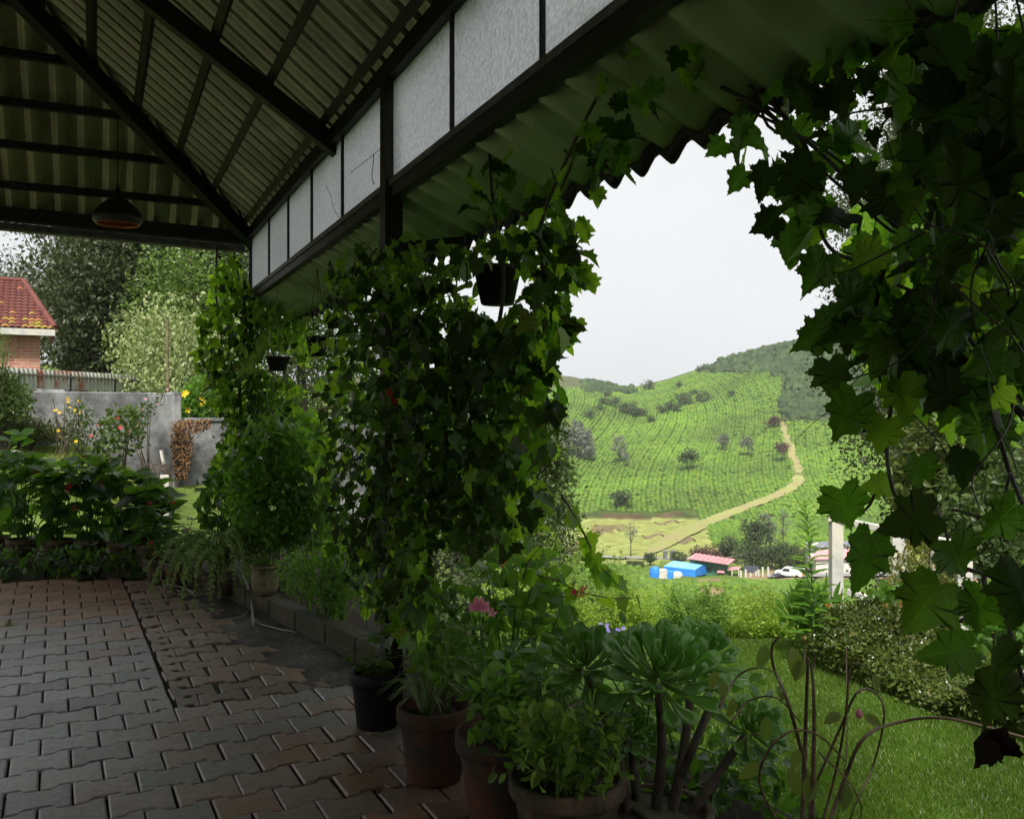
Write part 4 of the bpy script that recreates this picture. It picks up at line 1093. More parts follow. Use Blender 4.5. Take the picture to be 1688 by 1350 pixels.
tree('cypress_tree', 'soft bright green conifer rising behind the pale shrub tree', zg(305, 24), 5.2, 3.6, M['cyp'], 70, 9000, .13, .1, .05, protos=P_NEEDLE and P_DIA, upw=.75, tip='out', limbs=20, drop=.1)
tree('leafy_shrub', 'green shrub with yellow flowers above the low wall', zg(335, 16.2), 1.9, 1.7, M['mid'], 40, 4000, .07, .04, .0)
tree('broadleaf_tree', 'mid green tree glimpsed between the two vine columns', zg(500, 27), 5.6, 6.0, M['mid'], 90, 16000, .12, .2, .05)
tree('broadleaf_tree', 'grey-green tree seen through the gap behind the middle vine', zg(770, 30), 9.0, 5.5, M['darkgrey'], 70, 9000, .2, .2, .2)
tree('round_tree', 'rounded green tree peeping out on the right of the middle vine', zg(872, 22), 7.0, 2.0, M['mid'], 110, 14000, .12, .14, .3, shellp=.3, cr=.2)
tree('leafy_shrub', 'mid green bush below the middle vine at the garden edge', zg(850, 19), 4.0, 2.6, M['mid'], 70, 10000, .11, .1, .0)
# yellow and orange flowers, hedge, shrub by the wall
def shrub(name, label, poly, Zd, dz, n, mat, leaf, protos, flower=None, nfl=0, fsize=.05, cat='shrub', group=None, tipd=(0, 0, .3), stems=6, soft=6):
    q = inpoly_pts(poly, n)
    base = gp(sum(p[0] for p in poly) / len(poly), Zd)
    t_ = thing(name, label, cat, base, group)
    q = q + rng.normal(size=(n, 2)) * [soft, soft]
    Z = Zd + rng.uniform(-dz, dz, n)
    pos = atv(q[:, 0], q[:, 1], Z)
    merged('foliage', protos, pos, frames(rdir(n) + list(tipd), rdir(n) + [0, 0, .6]), leaf * rng.uniform(.6, 1.3, n), mat, t_)
    mb = MB()
    for i in range(stems):
        mb.tube(curve_pts([base + Vector((random.uniform(-.1, .1), random.uniform(-.1, .1), -.05)), (base + Vector(pos[i])) / 2 + Vector((0, 0, .05)), Vector(pos[i])], 7), .012, 5, .004)
    mb.build('stems', M['bark'], t_, kind='stuff')
    if flower:
        k = rng.choice(n, nfl, replace=False)
        fp = pos[k] - np.array(FV) * (dz * .6) + rng.normal(size=(nfl, 3)) * .03
        for p in fp:
            petals(p, fsize * random.uniform(.7, 1.2), flower, t_)
    return t_
FLM = {}
def petals(p, r, mat, parent, n=5, cup=.3, name='flower'):
    key = (mat.name, n, cup)
    if key not in FLM:
        V = [(0, 0, 0)]; F = []
        for k in range(n):
            a = 2 * math.pi * k / n
            for da, rr, zz in ((-.45, .62, cup * .5), (-.22, 1.0, cup), (.22, 1.0, cup), (.45, .62, cup * .5)):
                V.append((rr * math.cos(a + da), rr * math.sin(a + da), zz))
            o_ = 1 + 4 * k; F += [(0, o_, o_ + 1, o_ + 2), (0, o_ + 2, o_ + 3)]
        FLM[key] = MB().add(V, F).mesh('flower', mat)
    o = bpy.data.objects.new(name, FLM[key]); COL.objects.link(o); o.parent = parent
    o.location = Vector(p) - parent.location; o.scale = (r, r, r)
    v = (Vector((0, 0, CAMZ)) - Vector(p)).normalized() + Vector((random.uniform(-.6, .6), random.uniform(-.6, .6), random.uniform(0, .9)))
    o.rotation_euler = v.to_track_quat('Z', 'Y').to_euler()
    return o
shrub('clipped_hedge', 'low clipped olive hedge along the back of the left lawn', [(-40, 682), (40, 688), (110, 712), (130, 728), (60, 726), (-40, 716)], 13.2, .35, 5000, leafmat('hedge_leaf', [(.05, .075, .015), (.08, .10, .02), (.06, .07, .02)], (.1, .14, .02), .25), .045, P_DIA, cat='hedge')
shrub('green_shrub', 'dense green shrub at the left edge in front of the wall', [(-50, 618), (10, 612), (40, 636), (52, 665), (45, 690), (-50, 690)], 12.6, .35, 4200, M['mid'], .06, P_DIA, cat='shrub')
shrub('cypress_sprig', 'bright green conifer sprays at the far left edge below the house', [(-50, 545), (6, 545), (14, 585), (10, 610), (-50, 615)], 12.4, .2, 1600, M['cyp'], .07, P_NEEDLE, cat='shrub')
shrub('flowering_plant', 'feathery plant with yellow and orange flowers before the grey wall', [(112, 672), (140, 660), (152, 690), (150, 730), (128, 738), (105, 720)], 12.9, .25, 700, M['mid'], .05, P_DIA, M['yellow'], 8, .024, cat='plant')
shrub('flowering_plant', 'thin plant with yellow daisies at the left end of the grey wall', [(70, 650), (100, 645), (150, 650), (145, 690), (90, 700), (75, 680)], 12.7, .15, 120, M['soft'], .05, P_NEEDLE, M['yellow'], 8, .024, cat='plant')
shrub('fuchsia_bush', 'leafy fuchsia with dark red flowers arching against the grey wall', [(165, 690), (200, 672), (225, 668), (240, 700), (235, 735), (200, 750), (150, 745), (160, 715)], 13.2, .4, 620, M['mid'], .085, P_OVAL, M['red'], 8, .03, cat='shrub')
shrub('fuchsia_branch', 'arching flower branch crossing the grey wall to its end pier', [(205, 700), (235, 668), (268, 645), (272, 652), (245, 678), (222, 712)], 14.2, .1, 220, M['mid'], .055, P_OVAL, M['pink'], 12, .022, cat='branch')
shrub('yellow_flower_bush', 'bush with bright yellow blooms right of the wall pier', [(296, 655), (330, 620), (350, 640), (345, 688), (300, 690)], 15.6, .3, 1500, M['soft'], .07, P_OVAL, M['yellow'], 8, .05, cat='shrub')
# white posts and rubble by the wall
wp = at(271, 800, 11.5); tag(MB().box((wp.x, wp.y, .26), (.1, .1, .8)).build('white_post', M['white'], org=(wp.x, wp.y, -.05), bevel=.008), 'short square white post in front of the grey wall', 'post')
wp = at(268, 765, 12.6); tag(MB().bar(at(266, 742, 12.6), at(270, 765, 12.6), .06, .03).build('white_stake', M['white'], org=wp), 'slanted white stake leaning on the grey wall', 'stake')
shrub('dry_brush', 'heap of reddish dry brushwood at the foot of the grey wall', [(236, 768), (258, 762), (280, 770), (282, 800), (240, 806), (232, 785)], 12.2, .25, 900, M['dead'], .06, P_NEEDLE, cat='brushwood')
# grass of the left lawn
n = 9000; q = inpoly_pts([(-30, 712), (70, 722), (150, 735), (230, 760), (230, 800), (-30, 800)], n)
P = []
Zl = rng.uniform(10.2, 13.4, n); pxl = rng.uniform(-60, 260, n)
zl = terr(pxl, Zl); xc = (pxl - CX) / FPX * Zl
pos = np.c_[Zl * S + xc * C, Zl * C - xc * S, zl]
tag(merged('left_lawn_grass', P_NEEDLE, pos, frames(rdir(n) * .5 + [0, 0, 1], rdir(n)), rng.uniform(.05, .1, n), leafmat('lawn_blade', [(.10, .15, .02), (.15, .19, .03), (.18, .18, .05)], (.2, .3, .04), .3)), 'short grass of the sloping lawn on the left', 'grass', kind='stuff')
# ------------------------------------------------------------------ trees on the hill
def htree(name, label, px, pybase, hpx, wpx, mat, nleaf=500, crown0=.3, group=None, nclump=14, sparse=False, zmin=150, cat='tree', trunk=None):
    p, Z = hit(px, pybase, zmin)
    H, W = hpx / FPX * Z, wpx / FPX * Z
    return tree(name, label, p, H, W, mat, nclump, nleaf, W * .15, trunk or H * .02, crown0, group=group, cat=cat, limbs=10 if sparse else 6, cr=W * .15)
M['silver'] = leafmat('silver_oak_leaf', [(.11, .13, .09), (.15, .17, .12), (.18, .20, .15)], (.12, .14, .1), .2, rough=.9, wscale=.3)
M['hilltree'] = leafmat('hill_tree_leaf', [(.045, .075, .025), (.06, .09, .03), (.075, .105, .04)], (.08, .12, .035), .2, rough=.9, wscale=.2)
M['hazel'] = leafmat('brown_shrub_leaf', [(.09, .05, .04), (.12, .07, .05), (.07, .05, .035)], (.1, .05, .03), .2, rough=.9)
ORD = ['first', 'second', 'third', 'fourth', 'fifth', 'sixth', 'seventh', 'eighth', 'ninth', 'tenth', 'eleventh', 'twelfth', 'thirteenth', 'fourteenth', 'fifteenth', 'sixteenth', 'seventeenth', 'eighteenth', 'nineteenth', 'twentieth']
def rank(xs, i): return sorted(range(len(xs)), key=lambda k: (xs[k], k)).index(i)
SO = 'silver oaks on the hill'
for i, (x, y, h, w_) in enumerate([(925, 752, 50, 26), (938, 756, 62, 30), (950, 758, 66, 30), (963, 760, 56, 30), (972, 762, 40, 24), (945, 750, 72, 28), (958, 752, 60, 26), (930, 742, 40, 24)]):
    htree('silver_oak', 'pale grey-green tree of the tight hillside clump, %s from its left' % ORD[rank([925, 938, 950, 963, 972, 945, 958, 930], i)], x, y, h, w_, M['silver'], 700, .25, SO)
for x, y, h, w_, lab in [(1021, 765, 44, 24, 'slim grey tree just right of the hillside tree clump'), (1033, 772, 32, 12, 'thin sapling beside the slim grey tree on the hill'), (1133, 776, 34, 30, 'lone rounded tree in the middle of the tea slope'), (1193, 743, 30, 20, 'small tree on the upper tea slope left of the pale one'), (1233, 755, 38, 22, 'pale faint tree on the tea slope near the path'), (1021, 838, 30, 34, 'dark rounded tree low on the tea slope'), (1290, 763, 34, 22, 'brownish bare tree beside the bend of the hill path'), (1276, 706, 20, 22, 'small brown tree at the top of the hill path')]:
    htree('hill_tree', lab, x, y, h, w_, M['silver'] if 'pale' in lab or 'slim' in lab else (M['hazel'] if 'brown' in lab else M['hilltree']), 600)
clump = [(995, 668, 16, 18), (1010, 672, 18, 22), (1030, 682, 22, 26), (1043, 686, 24, 28), (1056, 688, 20, 24), (1001, 655, 12, 14), (987, 678, 12, 16), (1090, 682, 16, 20), (1103, 678, 18, 22), (1116, 680, 22, 20), (1128, 668, 22, 30), (1157, 664, 18, 28), (1070, 644, 16, 22), (1120, 640, 12, 14), (1144, 652, 12, 14), (1204, 657, 16, 14), (1152, 614, 12, 14), (972, 690, 16, 20), (1072, 698, 12, 18)]
for i, (x, y, h, w_) in enumerate(clump):
    htree('hill_shrub', 'small dark round shrub on the upper hillside, %s from the left' % ORD[rank([c_[0] for c_ in clump], i)], x, y, h * .95, w_ * .95, M['hilltree'], 420, .05, 'dark shrubs on the upper hillside', cat='shrub')
# trees round the village
for x, Z, h, w_, mt, c0, lab, nl in [(1245, 185, 68, 46, M['hilltree'], .15, 'tall dark tree behind the pink-roofed building', 1500), (1268, 190, 72, 30, M['silver'], .25, 'greyish tall tree to the right of the dark tree by the village', 900), (1291, 188, 82, 20, M['silver'], .3, 'thin bare grey tree standing highest behind the village hedge', 500), (1203, 180, 40, 44, M['hilltree'], .05, 'round green tree behind the pink roof', 1200), (1040, 187, 60, 24, M['silver'], .45, 'thin sparse tree beside the valley road', 260), (1158, 176, 30, 34, M['hazel'], .05, 'purple-brown bush behind the pink roof, left one', 900), (1180, 176, 26, 28, M['hazel'], .05, 'purple-brown bush behind the pink roof, right one', 900), (948, 170, 36, 28, M['mid'], .05, 'rounded bush at the near edge of the valley meadow', 900), (915, 150, 50, 44, M['hilltree'], .05, 'dark leafy tree at the left end of the meadow', 1200)]:
    b_ = gp(x, Z); tree('village_tree', lab, b_, h / FPX * Z, w_ / FPX * Z, mt, 18, nl, w_ / FPX * Z * .12, h / FPX * Z * .018, c0, cr=w_ / FPX * Z * .14)
for x, w_, lab in [(1072, 22, 'clipped mushroom-shaped bush beside the valley road, left one'), (1118, 24, 'clipped mushroom-shaped bush beside the blue tarpaulin, right one')]:
    b_ = gp(x, 172); W = w_ / FPX * 172
    tree('topiary_bush', lab, b_, W * .95, W, M['hilltree'], 60, 1800, .25, .18, .3, shellp=.25, cr=W * .08, cat='bush')
for k in range(13):
    x = 1228 + k * 15; Z = 168 + random.uniform(-2, 2); b_ = gp(x, Z)
    tree('hedge_tree', 'dark green tree in the hedge row behind the white pickup, %s from the hut' % ORD[k], b_, random.uniform(3.6, 4.8), random.uniform(3.6, 4.6), M['hilltree'], 26, 1500, .38, .12, .02, group='trees of the village hedge row')
# ------------------------------------------------------------------ the village things
VZ = 158.0
def vq(px, py, Z=VZ): return at(px, py, Z)
gzv = lambda px, Z: float(terr(px, Z))
M['pinkroof'] = pm('pink_metal_roof', (.50, .22, .24), (.60, .30, .31), scale=1, rough=.5, bump=.05, spec=.4)
M['green'] = pm('green_cladding', (.035, .12, .085), (.06, .18, .13), scale=2, rough=.7, bump=.1)
M['tarp'] = pm('blue_tarp', (.02, .16, .60), (.03, .24, .72), scale=1.2, rough=.45, bump=.5, bscale=2, bdist=.15, spec=.5)
M['tarp2'] = pm('light_blue_tarp', (.14, .42, .70), (.22, .52, .78), scale=1.2, rough=.4, bump=.5, bscale=2, bdist=.15, spec=.5)
M['glassd'] = plain('dark_glass', (.02, .025, .03), .1, .6)
mpx = VZ / FPX
gz = gzv(1170, VZ)
# green hut with pink roof
hut = thing('green_hut', 'green two-storey hut with a pink metal roof in the valley', 'hut', at(1180, 955, VZ + 1))
def vb(x0, x1, y0, y1, Z, dep):   # box by its picture span at depth Z
    a = vq(x0, y1, Z); b_ = vq(x1, y0, Z); return MB().box((a + b_) / 2 + FV * dep / 2, ((x1 - x0) / FPX * Z, dep, (y1 - y0) / FPX * Z), (RV, FV, UP))
f4 = [vq(1146, 922, VZ + 1), vq(1200, 930.5, VZ + 1), vq(1200, 964, VZ + 1), vq(1146, 964, VZ + 1)]; b4 = [p + FV * 5 for p in f4]
MB().add(f4 + b4, [(0, 1, 2, 3), (7, 6, 5, 4), (0, 4, 5, 1), (1, 5, 6, 2), (3, 2, 6, 7), (0, 3, 7, 4)]).build('wall', M['green'], hut)
r_ = [vq(1134, 919.5, VZ - .5), vq(1201, 929.5, VZ - .5), vq(1212, 921.5, VZ + 6.5), vq(1147, 911.5, VZ + 6.5)]
o = MB().add(r_, [(0, 1, 2, 3)]).build('roof', M['pinkroof'], hut); sm = o.modifiers.new('t', 'SOLIDIFY'); sm.thickness = .15
dr = vb(1188, 1195, 944, 958, VZ + .9, .1).build('door', M['glassd'], hut)
vb(1182, 1187, 946, 957, VZ + .9, .1).build('door_panel', M['white'], hut)
o = MB().add([vq(1182, 943, VZ - .5), vq(1194, 944, VZ - .5), vq(1194, 940, VZ + .9), vq(1183, 939, VZ + .9)], [(0, 1, 2, 3)]).build('porch_roof', M['pinkroof'], hut); o.modifiers.new('t', 'SOLIDIFY').thickness = .1
o = MB().add([vq(1199, 939, VZ), vq(1218, 938, VZ), vq(1222, 934, VZ + 3), vq(1203, 934, VZ + 3)], [(0, 1, 2, 3)]).build('lean_to_roof', M['pinkroof'], hut); o.modifiers.new('t', 'SOLIDIFY').thickness = .1
for x in (1206, 1217):
    vb(x, x + 1.6, 938, 957, VZ, .15).build('post', M['white'], hut)
for x0_ in (1153, 1166):
    vb(x0_, x0_ + 6, 936, 943, VZ + .9, .1).build('window', M['glassd'], hut)
for k_ in range(1, 9):
    MB().tube([r_[0].lerp(r_[1], k_ / 9) + UP * .12, r_[3].lerp(r_[2], k_ / 9) + UP * .12], .05, 4).build('roof_rib', M['pinkroof'], hut)
# blue tarpaulin shelter
tb = thing('tarpaulin_shelter', 'bright blue tarpaulin shelter with a light blue top beside the green hut', 'shelter', at(1130, 955, VZ - 2))
Z1, Z2 = VZ - 3, VZ + 3
A_, B_, C_, D_ = vq(1094, 933, Z1), vq(1146, 939, Z1), vq(1166, 931, Z2), vq(1112, 924, Z2)
def dropz(p, z): return Vector((p.x, p.y, z))
gz1 = gzv(1130, Z1) - .1
rgA, rgB = vq(1110, 924, Z1 + 2.5), vq(1158, 931, Z1 + 2.5)
o = MB().add([A_, B_, rgB, rgA], [(0, 1, 2, 3)]).build('top_sheet', M['tarp2'], tb); o.modifiers.new('t', 'SOLIDIFY').thickness = .05
MB().add([A_, dropz(A_, gz1), dropz(B_, gz1), B_], [(0, 1, 2, 3)]).build('front_sheet', M['tarp'], tb)
E_ = vq(1174, 932, Z2)
MB().add([B_, dropz(B_, gz1), dropz(E_, gz1 - .3), E_, rgB], [(0, 1, 2, 3, 4)]).build('end_sheet', M['tarp'], tb)
MB().add([rgA, rgB, E_, vq(1104, 928, Z2)], [(0, 1, 2, 3)]).build('back_sheet', M['tarp2'], tb)
for i, (x0, x1, y0, y1, mt, lab) in enumerate([(1072, 1088, 934, 944, M['tarp'], 'small blue tarpaulin bundle at the left end of the shelter'), (1084, 1100, 937, 946, M['white'], 'white sheeted bundle in front of the shelter'), (1097, 1112, 940, 948, M['tarp'], 'blue sheeted bundle in front of the shelter'), (1106, 1124, 942, 949, M['white'], 'white and dark heap in front of the blue shelter')]):
    a = vq(x0, y1, VZ - 6); b_ = vq(x1, y0, VZ - 6); c_ = (a + b_) / 2; W = (b_ - a).length; H = b_.z - a.z
    mb = MB(); n = 10; V = []; F = []
    gzz = gzv((x0 + x1) / 2, VZ - 6) - .1
    for i2 in range(5):
        for k in range(n):
            an = 2 * math.pi * k / n; rr = (1, 1.02, .9, .6, .15)[i2] * random.uniform(.88, 1.1)
            V.append(Vector((c_.x, c_.y, 0)) + RV * (W / 2 * rr * math.cos(an)) + FV * (W * .4 * rr * math.sin(an)) + UP * (gzz + (b_.z - gzz) * (0, .5, .85, .98, 1)[i2] + random.uniform(-.05, .05)))
    for i2 in range(4):
        for k in range(n): F.append((i2 * n + k, i2 * n + (k + 1) % n, (i2 + 1) * n + (k + 1) % n, (i2 + 1) * n + k))
    F.append(tuple(4 * n + k for k in range(n)))
    tag(mb.add(V, F).build('covered_bundle', mt, org=(c_.x, c_.y, gzz)), lab, 'bundle')
# pickup truck
def pickup():
    Z = 150.0; gzt = gzv(1302, Z)
    base = at(1302, 0, Z); base.z = gzt + .12
    t_ = thing('pickup_truck', 'white pickup truck with an orange tailgate parked by the village road', 'truck', base)
    dirv = (RV * .80 - FV * .6).normalized(); sd_ = Vector((-dirv.y, dirv.x, 0))   # dirv: towards the tail
    def q(l, s_, z): return base + dirv * l + sd_ * s_ + UP * z
    def prof_ex(pts, hw, name, mt):
        V = [q(l, -hw, z) for l, z in pts] + [q(l, hw, z) for l, z in pts]; n = len(pts)
        return MB().add(V, [tuple(range(n))[::-1], tuple(range(n, 2 * n))] + [(k, (k + 1) % n, n + (k + 1) % n, n + k) for k in range(n)]).build(name, mt, t_, bevel=.05)
    wp = plain('truck_paint', (.75, .75, .74), .35, .5)
    prof_ex([(-2.3, .45), (2.3, .45), (2.3, 1.0), (-2.25, 1.0), (-2.35, .8)], .85, 'body', wp)
    cabo = prof_ex([(-1.45, .98), (.45, .98), (.40, 1.68), (-.75, 1.7)], .78, 'cab', wp)
    prof_ex([(.5, .98), (2.25, .98), (2.25, 1.62), (.5, 1.66)], .80, 'load_cover', plain('load_canvas', (.70, .70, .68), .8, .2))
    prof_ex([(2.27, .62), (2.36, .62), (2.36, 1.05), (2.27, 1.05)], .80, 'tailgate', plain('orange_tailgate', (.75, .28, .02), .5))
    for s_ in (-1, 1):
        MB().add([q(-1.1, s_ * .785, 1.06), q(.25, s_ * .785, 1.06), q(.22, s_ * .785, 1.55), q(-.72, s_ * .785, 1.57)], [(0, 1, 2, 3)]).build('side_window', M['glassd'], t_)
        for l in (-1.45, 1.45):
            MB().add([q(l + .36 * math.cos(a), s_ * (.70 + dd), .33 + .36 * math.sin(a)) for dd in (0, .2) for a in np.linspace(0, 2 * math.pi, 16, endpoint=False)], [tuple(range(16))[::-1], tuple(range(16, 32))] + [(k, (k + 1) % 16, 16 + (k + 1) % 16, 16 + k) for k in range(16)]).build('wheel', M['plastic'], t_)
    MB().add([q(-1.46, -.7, 1.02), q(-1.46, .7, 1.02), q(-.8, .68, 1.64), q(-.8, -.68, 1.64)], [(0, 1, 2, 3)]).build('windscreen', M['glassd'], t_)
pickup()
# motorbike beside it
mbp = gp(1281, 150, .0)
mk = thing('motorbike', 'small dark motorbike standing beside the white pickup', 'motorbike', mbp)
for dx_ in (-.6, .6):
    c_ = mbp + RV * dx_ + UP * .32
    MB().tube([c_ + RV * (.3 * math.cos(a)) + UP * (.3 * math.sin(a)) for a in np.linspace(0, 2 * math.pi, 15)], .07, 6, cap=False).build('wheel', M['plastic'], mk)
MB().box(mbp + UP * .6, (1.1, .3, .35), (RV, FV, UP)).box(mbp + UP * .85 + RV * .2, (.7, .28, .12), (RV, FV, UP)).build('body', plain('bike_paint', (.05, .06, .09), .4), mk, bevel=.06)
MB().tube([mbp + RV * -.6 + UP * .35, mbp + RV * -.4 + UP * 1.05, mbp + RV * -.3 + UP * 1.1 + FV * .3], .04, 6).build('fork', M['steel'], mk)
# fence of white posts by the hut
vf = thing('village_fence', 'row of short white posts with dark mesh between the hut and the pickup', 'fence', gp(1245, 155))
for i, (x, y0) in enumerate([(1221, 942), (1229, 940), (1237, 946), (1246, 943), (1250, 940), (1257, 936), (1266, 936)]):
    b_ = gp(x, 154); top = at(x, y0, 154)
    MB().box((b_.x, b_.y, (b_.z + top.z) / 2), (.3, .3, top.z - b_.z + .3), (RV, FV, UP)).build('post', M['white'], vf)
a = gp(1226, 155); b_ = gp(1250, 155)
MB().bar(a + UP * 1.2, b_ + UP * 1.2, .05, 1.2).build('mesh_panel', plain('shade_net', (.06, .07, .09), .8), vf)
# utility pole and wire
up_ = gp(1243, 166); pt = at(1243, 908, 166)
ut = thing('utility_pole', 'slim pale utility pole with wires behind the pink-roofed hut', 'pole', up_)
MB().tube([up_, pt], .16, 8, .10).build('pole', plain('pole_concrete', (.42, .42, .40), .8), ut)
MB().bar(pt + RV * -.6 + UP * -.2, pt + RV * .6 + UP * -.2, .08, .08).build('crossarm', M['wood'], ut)
for e_ in (at(1200, 918, 166), at(1300, 914, 172)):
    MB().tube([pt, (pt + e_) / 2 + UP * -.2, e_], .035, 4).build('wire', plain('pole_wire', (.3, .3, .3), .6), ut)
# second red roofed house at right
rh = thing('red_roof_house', 'house with a red roof partly hidden behind the white fence post', 'house', gp(1385, 160))
vb(1345, 1440, 920, 945, 160, 6).build('wall', plain('pale_wall', (.5, .48, .44), .8), rh)
for y0, y1 in ((904, 922),):
    o = MB().add([vq(1334, 921, 159.5), vq(1450, 921, 159.5), vq(1450, 903, 164), vq(1350, 905, 164)], [(0, 1, 2, 3)]).build('roof', M['pinkroof'], rh); o.modifiers.new('t', 'SOLIDIFY').thickness = .15
gr = thing('grey_gabled_house', 'small white house with a grey roof behind the red-roofed house', 'house', gp(1380, 172))
vb(1342, 1400, 900, 925, 172, 5).build('wall', M['white'], gr)
o = MB().add([vq(1340, 902, 171.5), vq(1402, 902, 171.5), vq(1402, 891, 175), vq(1352, 893, 175)], [(0, 1, 2, 3)]).build('roof', plain('slate', (.16, .17, .20), .7), gr); o.modifiers.new('t', 'SOLIDIFY').thickness = .12
# rectangular hedge by the road and small gate posts
b_ = gp(1047, 170); q = np.c_[rng.uniform(-1.6, 1.6, 1500), rng.uniform(-.5, .5, 1500), rng.uniform(0, 1.0, 1500)]
k = rng.integers(0, 3, 1500); q[k == 0, 2] = 1.0; q[k == 1, 1] = -.5
hg = thing('box_hedge', 'rectangular clipped hedge beside the valley road', 'hedge', b_)
merged('foliage', P_DIA, np.array(b_) + q[:, :1] * np.array(RV) + q[:, 1:2] * np.array(FV) + q[:, 2:] * [0, 0, 1], frames(rdir(1500), rdir(1500)), rng.uniform(.15, .3, 1500), M['hilltree'], hg)
for x, lab in ((1097, 'left stone gate pillar by the valley road'), (1108, 'right stone gate pillar by the valley road')):
    b_ = gp(x, 180); tag(MB().box(b_ + UP * .9, (.8, .8, 1.9), (RV, FV, UP)).box(b_ + UP * 1.95, (1.0, 1.0, .2), (RV, FV, UP)).build('gate_pillar', M['wall'], org=b_), lab, 'pillar')
b_ = at(898, 0, 24); b_.z = at(898, 915, 24).z - 1; tag(MB().box((b_.x, b_.y, b_.z + .65), (.14, .14, 1.3), (RV, FV, UP)).build('white_marker_post', M['white'], org=b_, bevel=.01), 'short white post standing in the shrubs below the middle vine', 'post')
# brown earth banks across the meadow
for x0, x1, y_, lab in [(985, 1022, 874, 'low brown earth bank across the meadow, left'), (1060, 1095, 884, 'low curved brown earth bank in the meadow, middle'), (1115, 1146, 892, 'low brown earth bank by the path, right'), (1080, 1120, 862, 'brown eroded bank below the tea')]:
    V = []; F = []
    for i in range(14):
        x = x0 + (x1 - x0) * i / 13; yy = y_ + 3 * math.sin(i * .5)
        p, Zb = hit(x, yy, 180)
        for off, h in ((-1.4, -.1), (-.4, .4), (.5, .45), (2.0, -.1)): V.append(p + FV * off + UP * (h * random.uniform(.6, 1.2)))
        if i:
            for k in range(3): F.append((4 * i - 4 + k, 4 * i + k, 4 * i + k + 1, 4 * i - 3 + k))
    tag(MB().add(V, F).build('earth_bank', M.setdefault('earth', pm('bare_earth', (.11, .085, .045), (.19, .14, .08), scale=.6, rough=1, bump=.5, bscale=3, bdist=.2)), smooth=True), kind='structure')
# ------------------------------------------------------------------ lawn and garden on the right
n = 190000
pxl = rng.uniform(1080, 1760, n); u = rng.random(n); Zl = 3.2 + 4.6 * u ** .8
xc = (pxl - CX) / FPX * Zl; Xl, Yl = Zl * S + xc * C, Zl * C - xc * S
k = (Xl > 2.0)
pos = np.c_[Xl, Yl, terr(pxl, Zl, Xl, Yl)][k]; n = len(pos)
P_BL = [(np.array([(-.06, 0, 0), (.06, 0, 0), (.04, .55, .05), (-.04, .55, .05), (0, 1, .3)], float), np.array([(0, 1, 2), (0, 2, 3), (3, 2, 4)]))]
tag(merged('lawn_grass', P_BL, pos, frames(rdir(n) * .55 + [0, 0, 1], rdir(n)), rng.uniform(.018, .045, n), M['grass']), 'short green lawn grass on the right of the patio', 'grass', kind='stuff')
# feathery shrubs beyond the lawn
fl = [(930, 8.6, 940, 84), (985, 9.6, 925, 90), (1040, 9.0, 955, 84), (1100, 9.8, 950, 90), (1150, 8.6, 985, 80), (1205, 9.4, 970, 84), (1265, 8.8, 992, 80), (1310, 9.6, 990, 80), (1010, 11.5, 915, 110), (900, 11.0, 905, 110), (1120, 11.5, 955, 110), (1220, 11.5, 975, 110), (860, 8.6, 930, 90), (1330, 11.0, 985, 100)]
for i, (x, Z, ytop, wpx) in enumerate(fl):
    b_ = gp(x, Z); top = at(x, ytop, Z).z; H = max(.5, top - b_.z) * (.85, 1.12, 1.0, .92, 1.18)[i % 5]; W = wpx / FPX * Z * 1.5
    t_ = thing('feathery_shrub', 'feathery bright green shrub of the thicket beyond the lawn, %s from the left' % ORD[rank([f_[0] for f_ in fl], i)], 'shrub', b_, 'feathery shrubs beyond the lawn')
    mb = MB(); P = []; T = []
    for s_ in range(70):
        an = random.uniform(0, 6.28); r_ = W / 2 * random.random() ** .5; hh = H * random.uniform(.55, 1.08) * (1 - .35 * (r_ / (W / 2)) ** 2)
        tipp = b_ + Vector((r_ * math.cos(an), r_ * math.sin(an), hh))
        st = b_ + Vector((r_ * .35 * math.cos(an), r_ * .35 * math.sin(an), 0)); cpts = curve_pts([st, st * .45 + tipp * .55 + Vector((0, 0, .12 * hh)), tipp], 7)
        mb.tube(cpts, .004, 3, .0015, cap=False)
        for j in range(100):
            f_ = random.uniform(.25, 1); p = cpts[min(6, int(f_ * 6.99))]
            P.append(p + Vector((random.gauss(0, .03), random.gauss(0, .03), random.gauss(0, .03)))); T.append((random.gauss(0, .8) + math.cos(an) * .6, random.gauss(0, .8) + math.sin(an) * .6, random.uniform(-.2, .9)))
    mb.build('stems', M['gstem'], t_, kind='stuff')
    P = np.array([tuple(p) for p in P]); n = len(P)
    merged('foliage', P_DIA, P, frames(np.array(T), rdir(n) + [0, 0, .8]), rng.uniform(.018, .038, n), M['feather2' if i % 3 == 1 else 'feather'], t_)
# purple-blue agapanthus by the thicket
ag = thing('blue_flower_plant', 'cluster of small violet-blue flowers in front of the thicket', 'plant', at(990, 1090, 6.2))
for i in range(26):
    p = at(random.gauss(994, 12), random.gauss(1038, 7), 6.2 + random.uniform(-.1, .1)); petals(p, .016, M['violet'], ag)
mb = MB()
for i in range(5): mb.tube(curve_pts([ag.location, at(992 + i * 3 - 6, 1065, 6.2), at(985 + i * 5, 1042, 6.2)], 6), .004, 4)
mb.build('stems', M['gstem'], ag, kind='stuff')
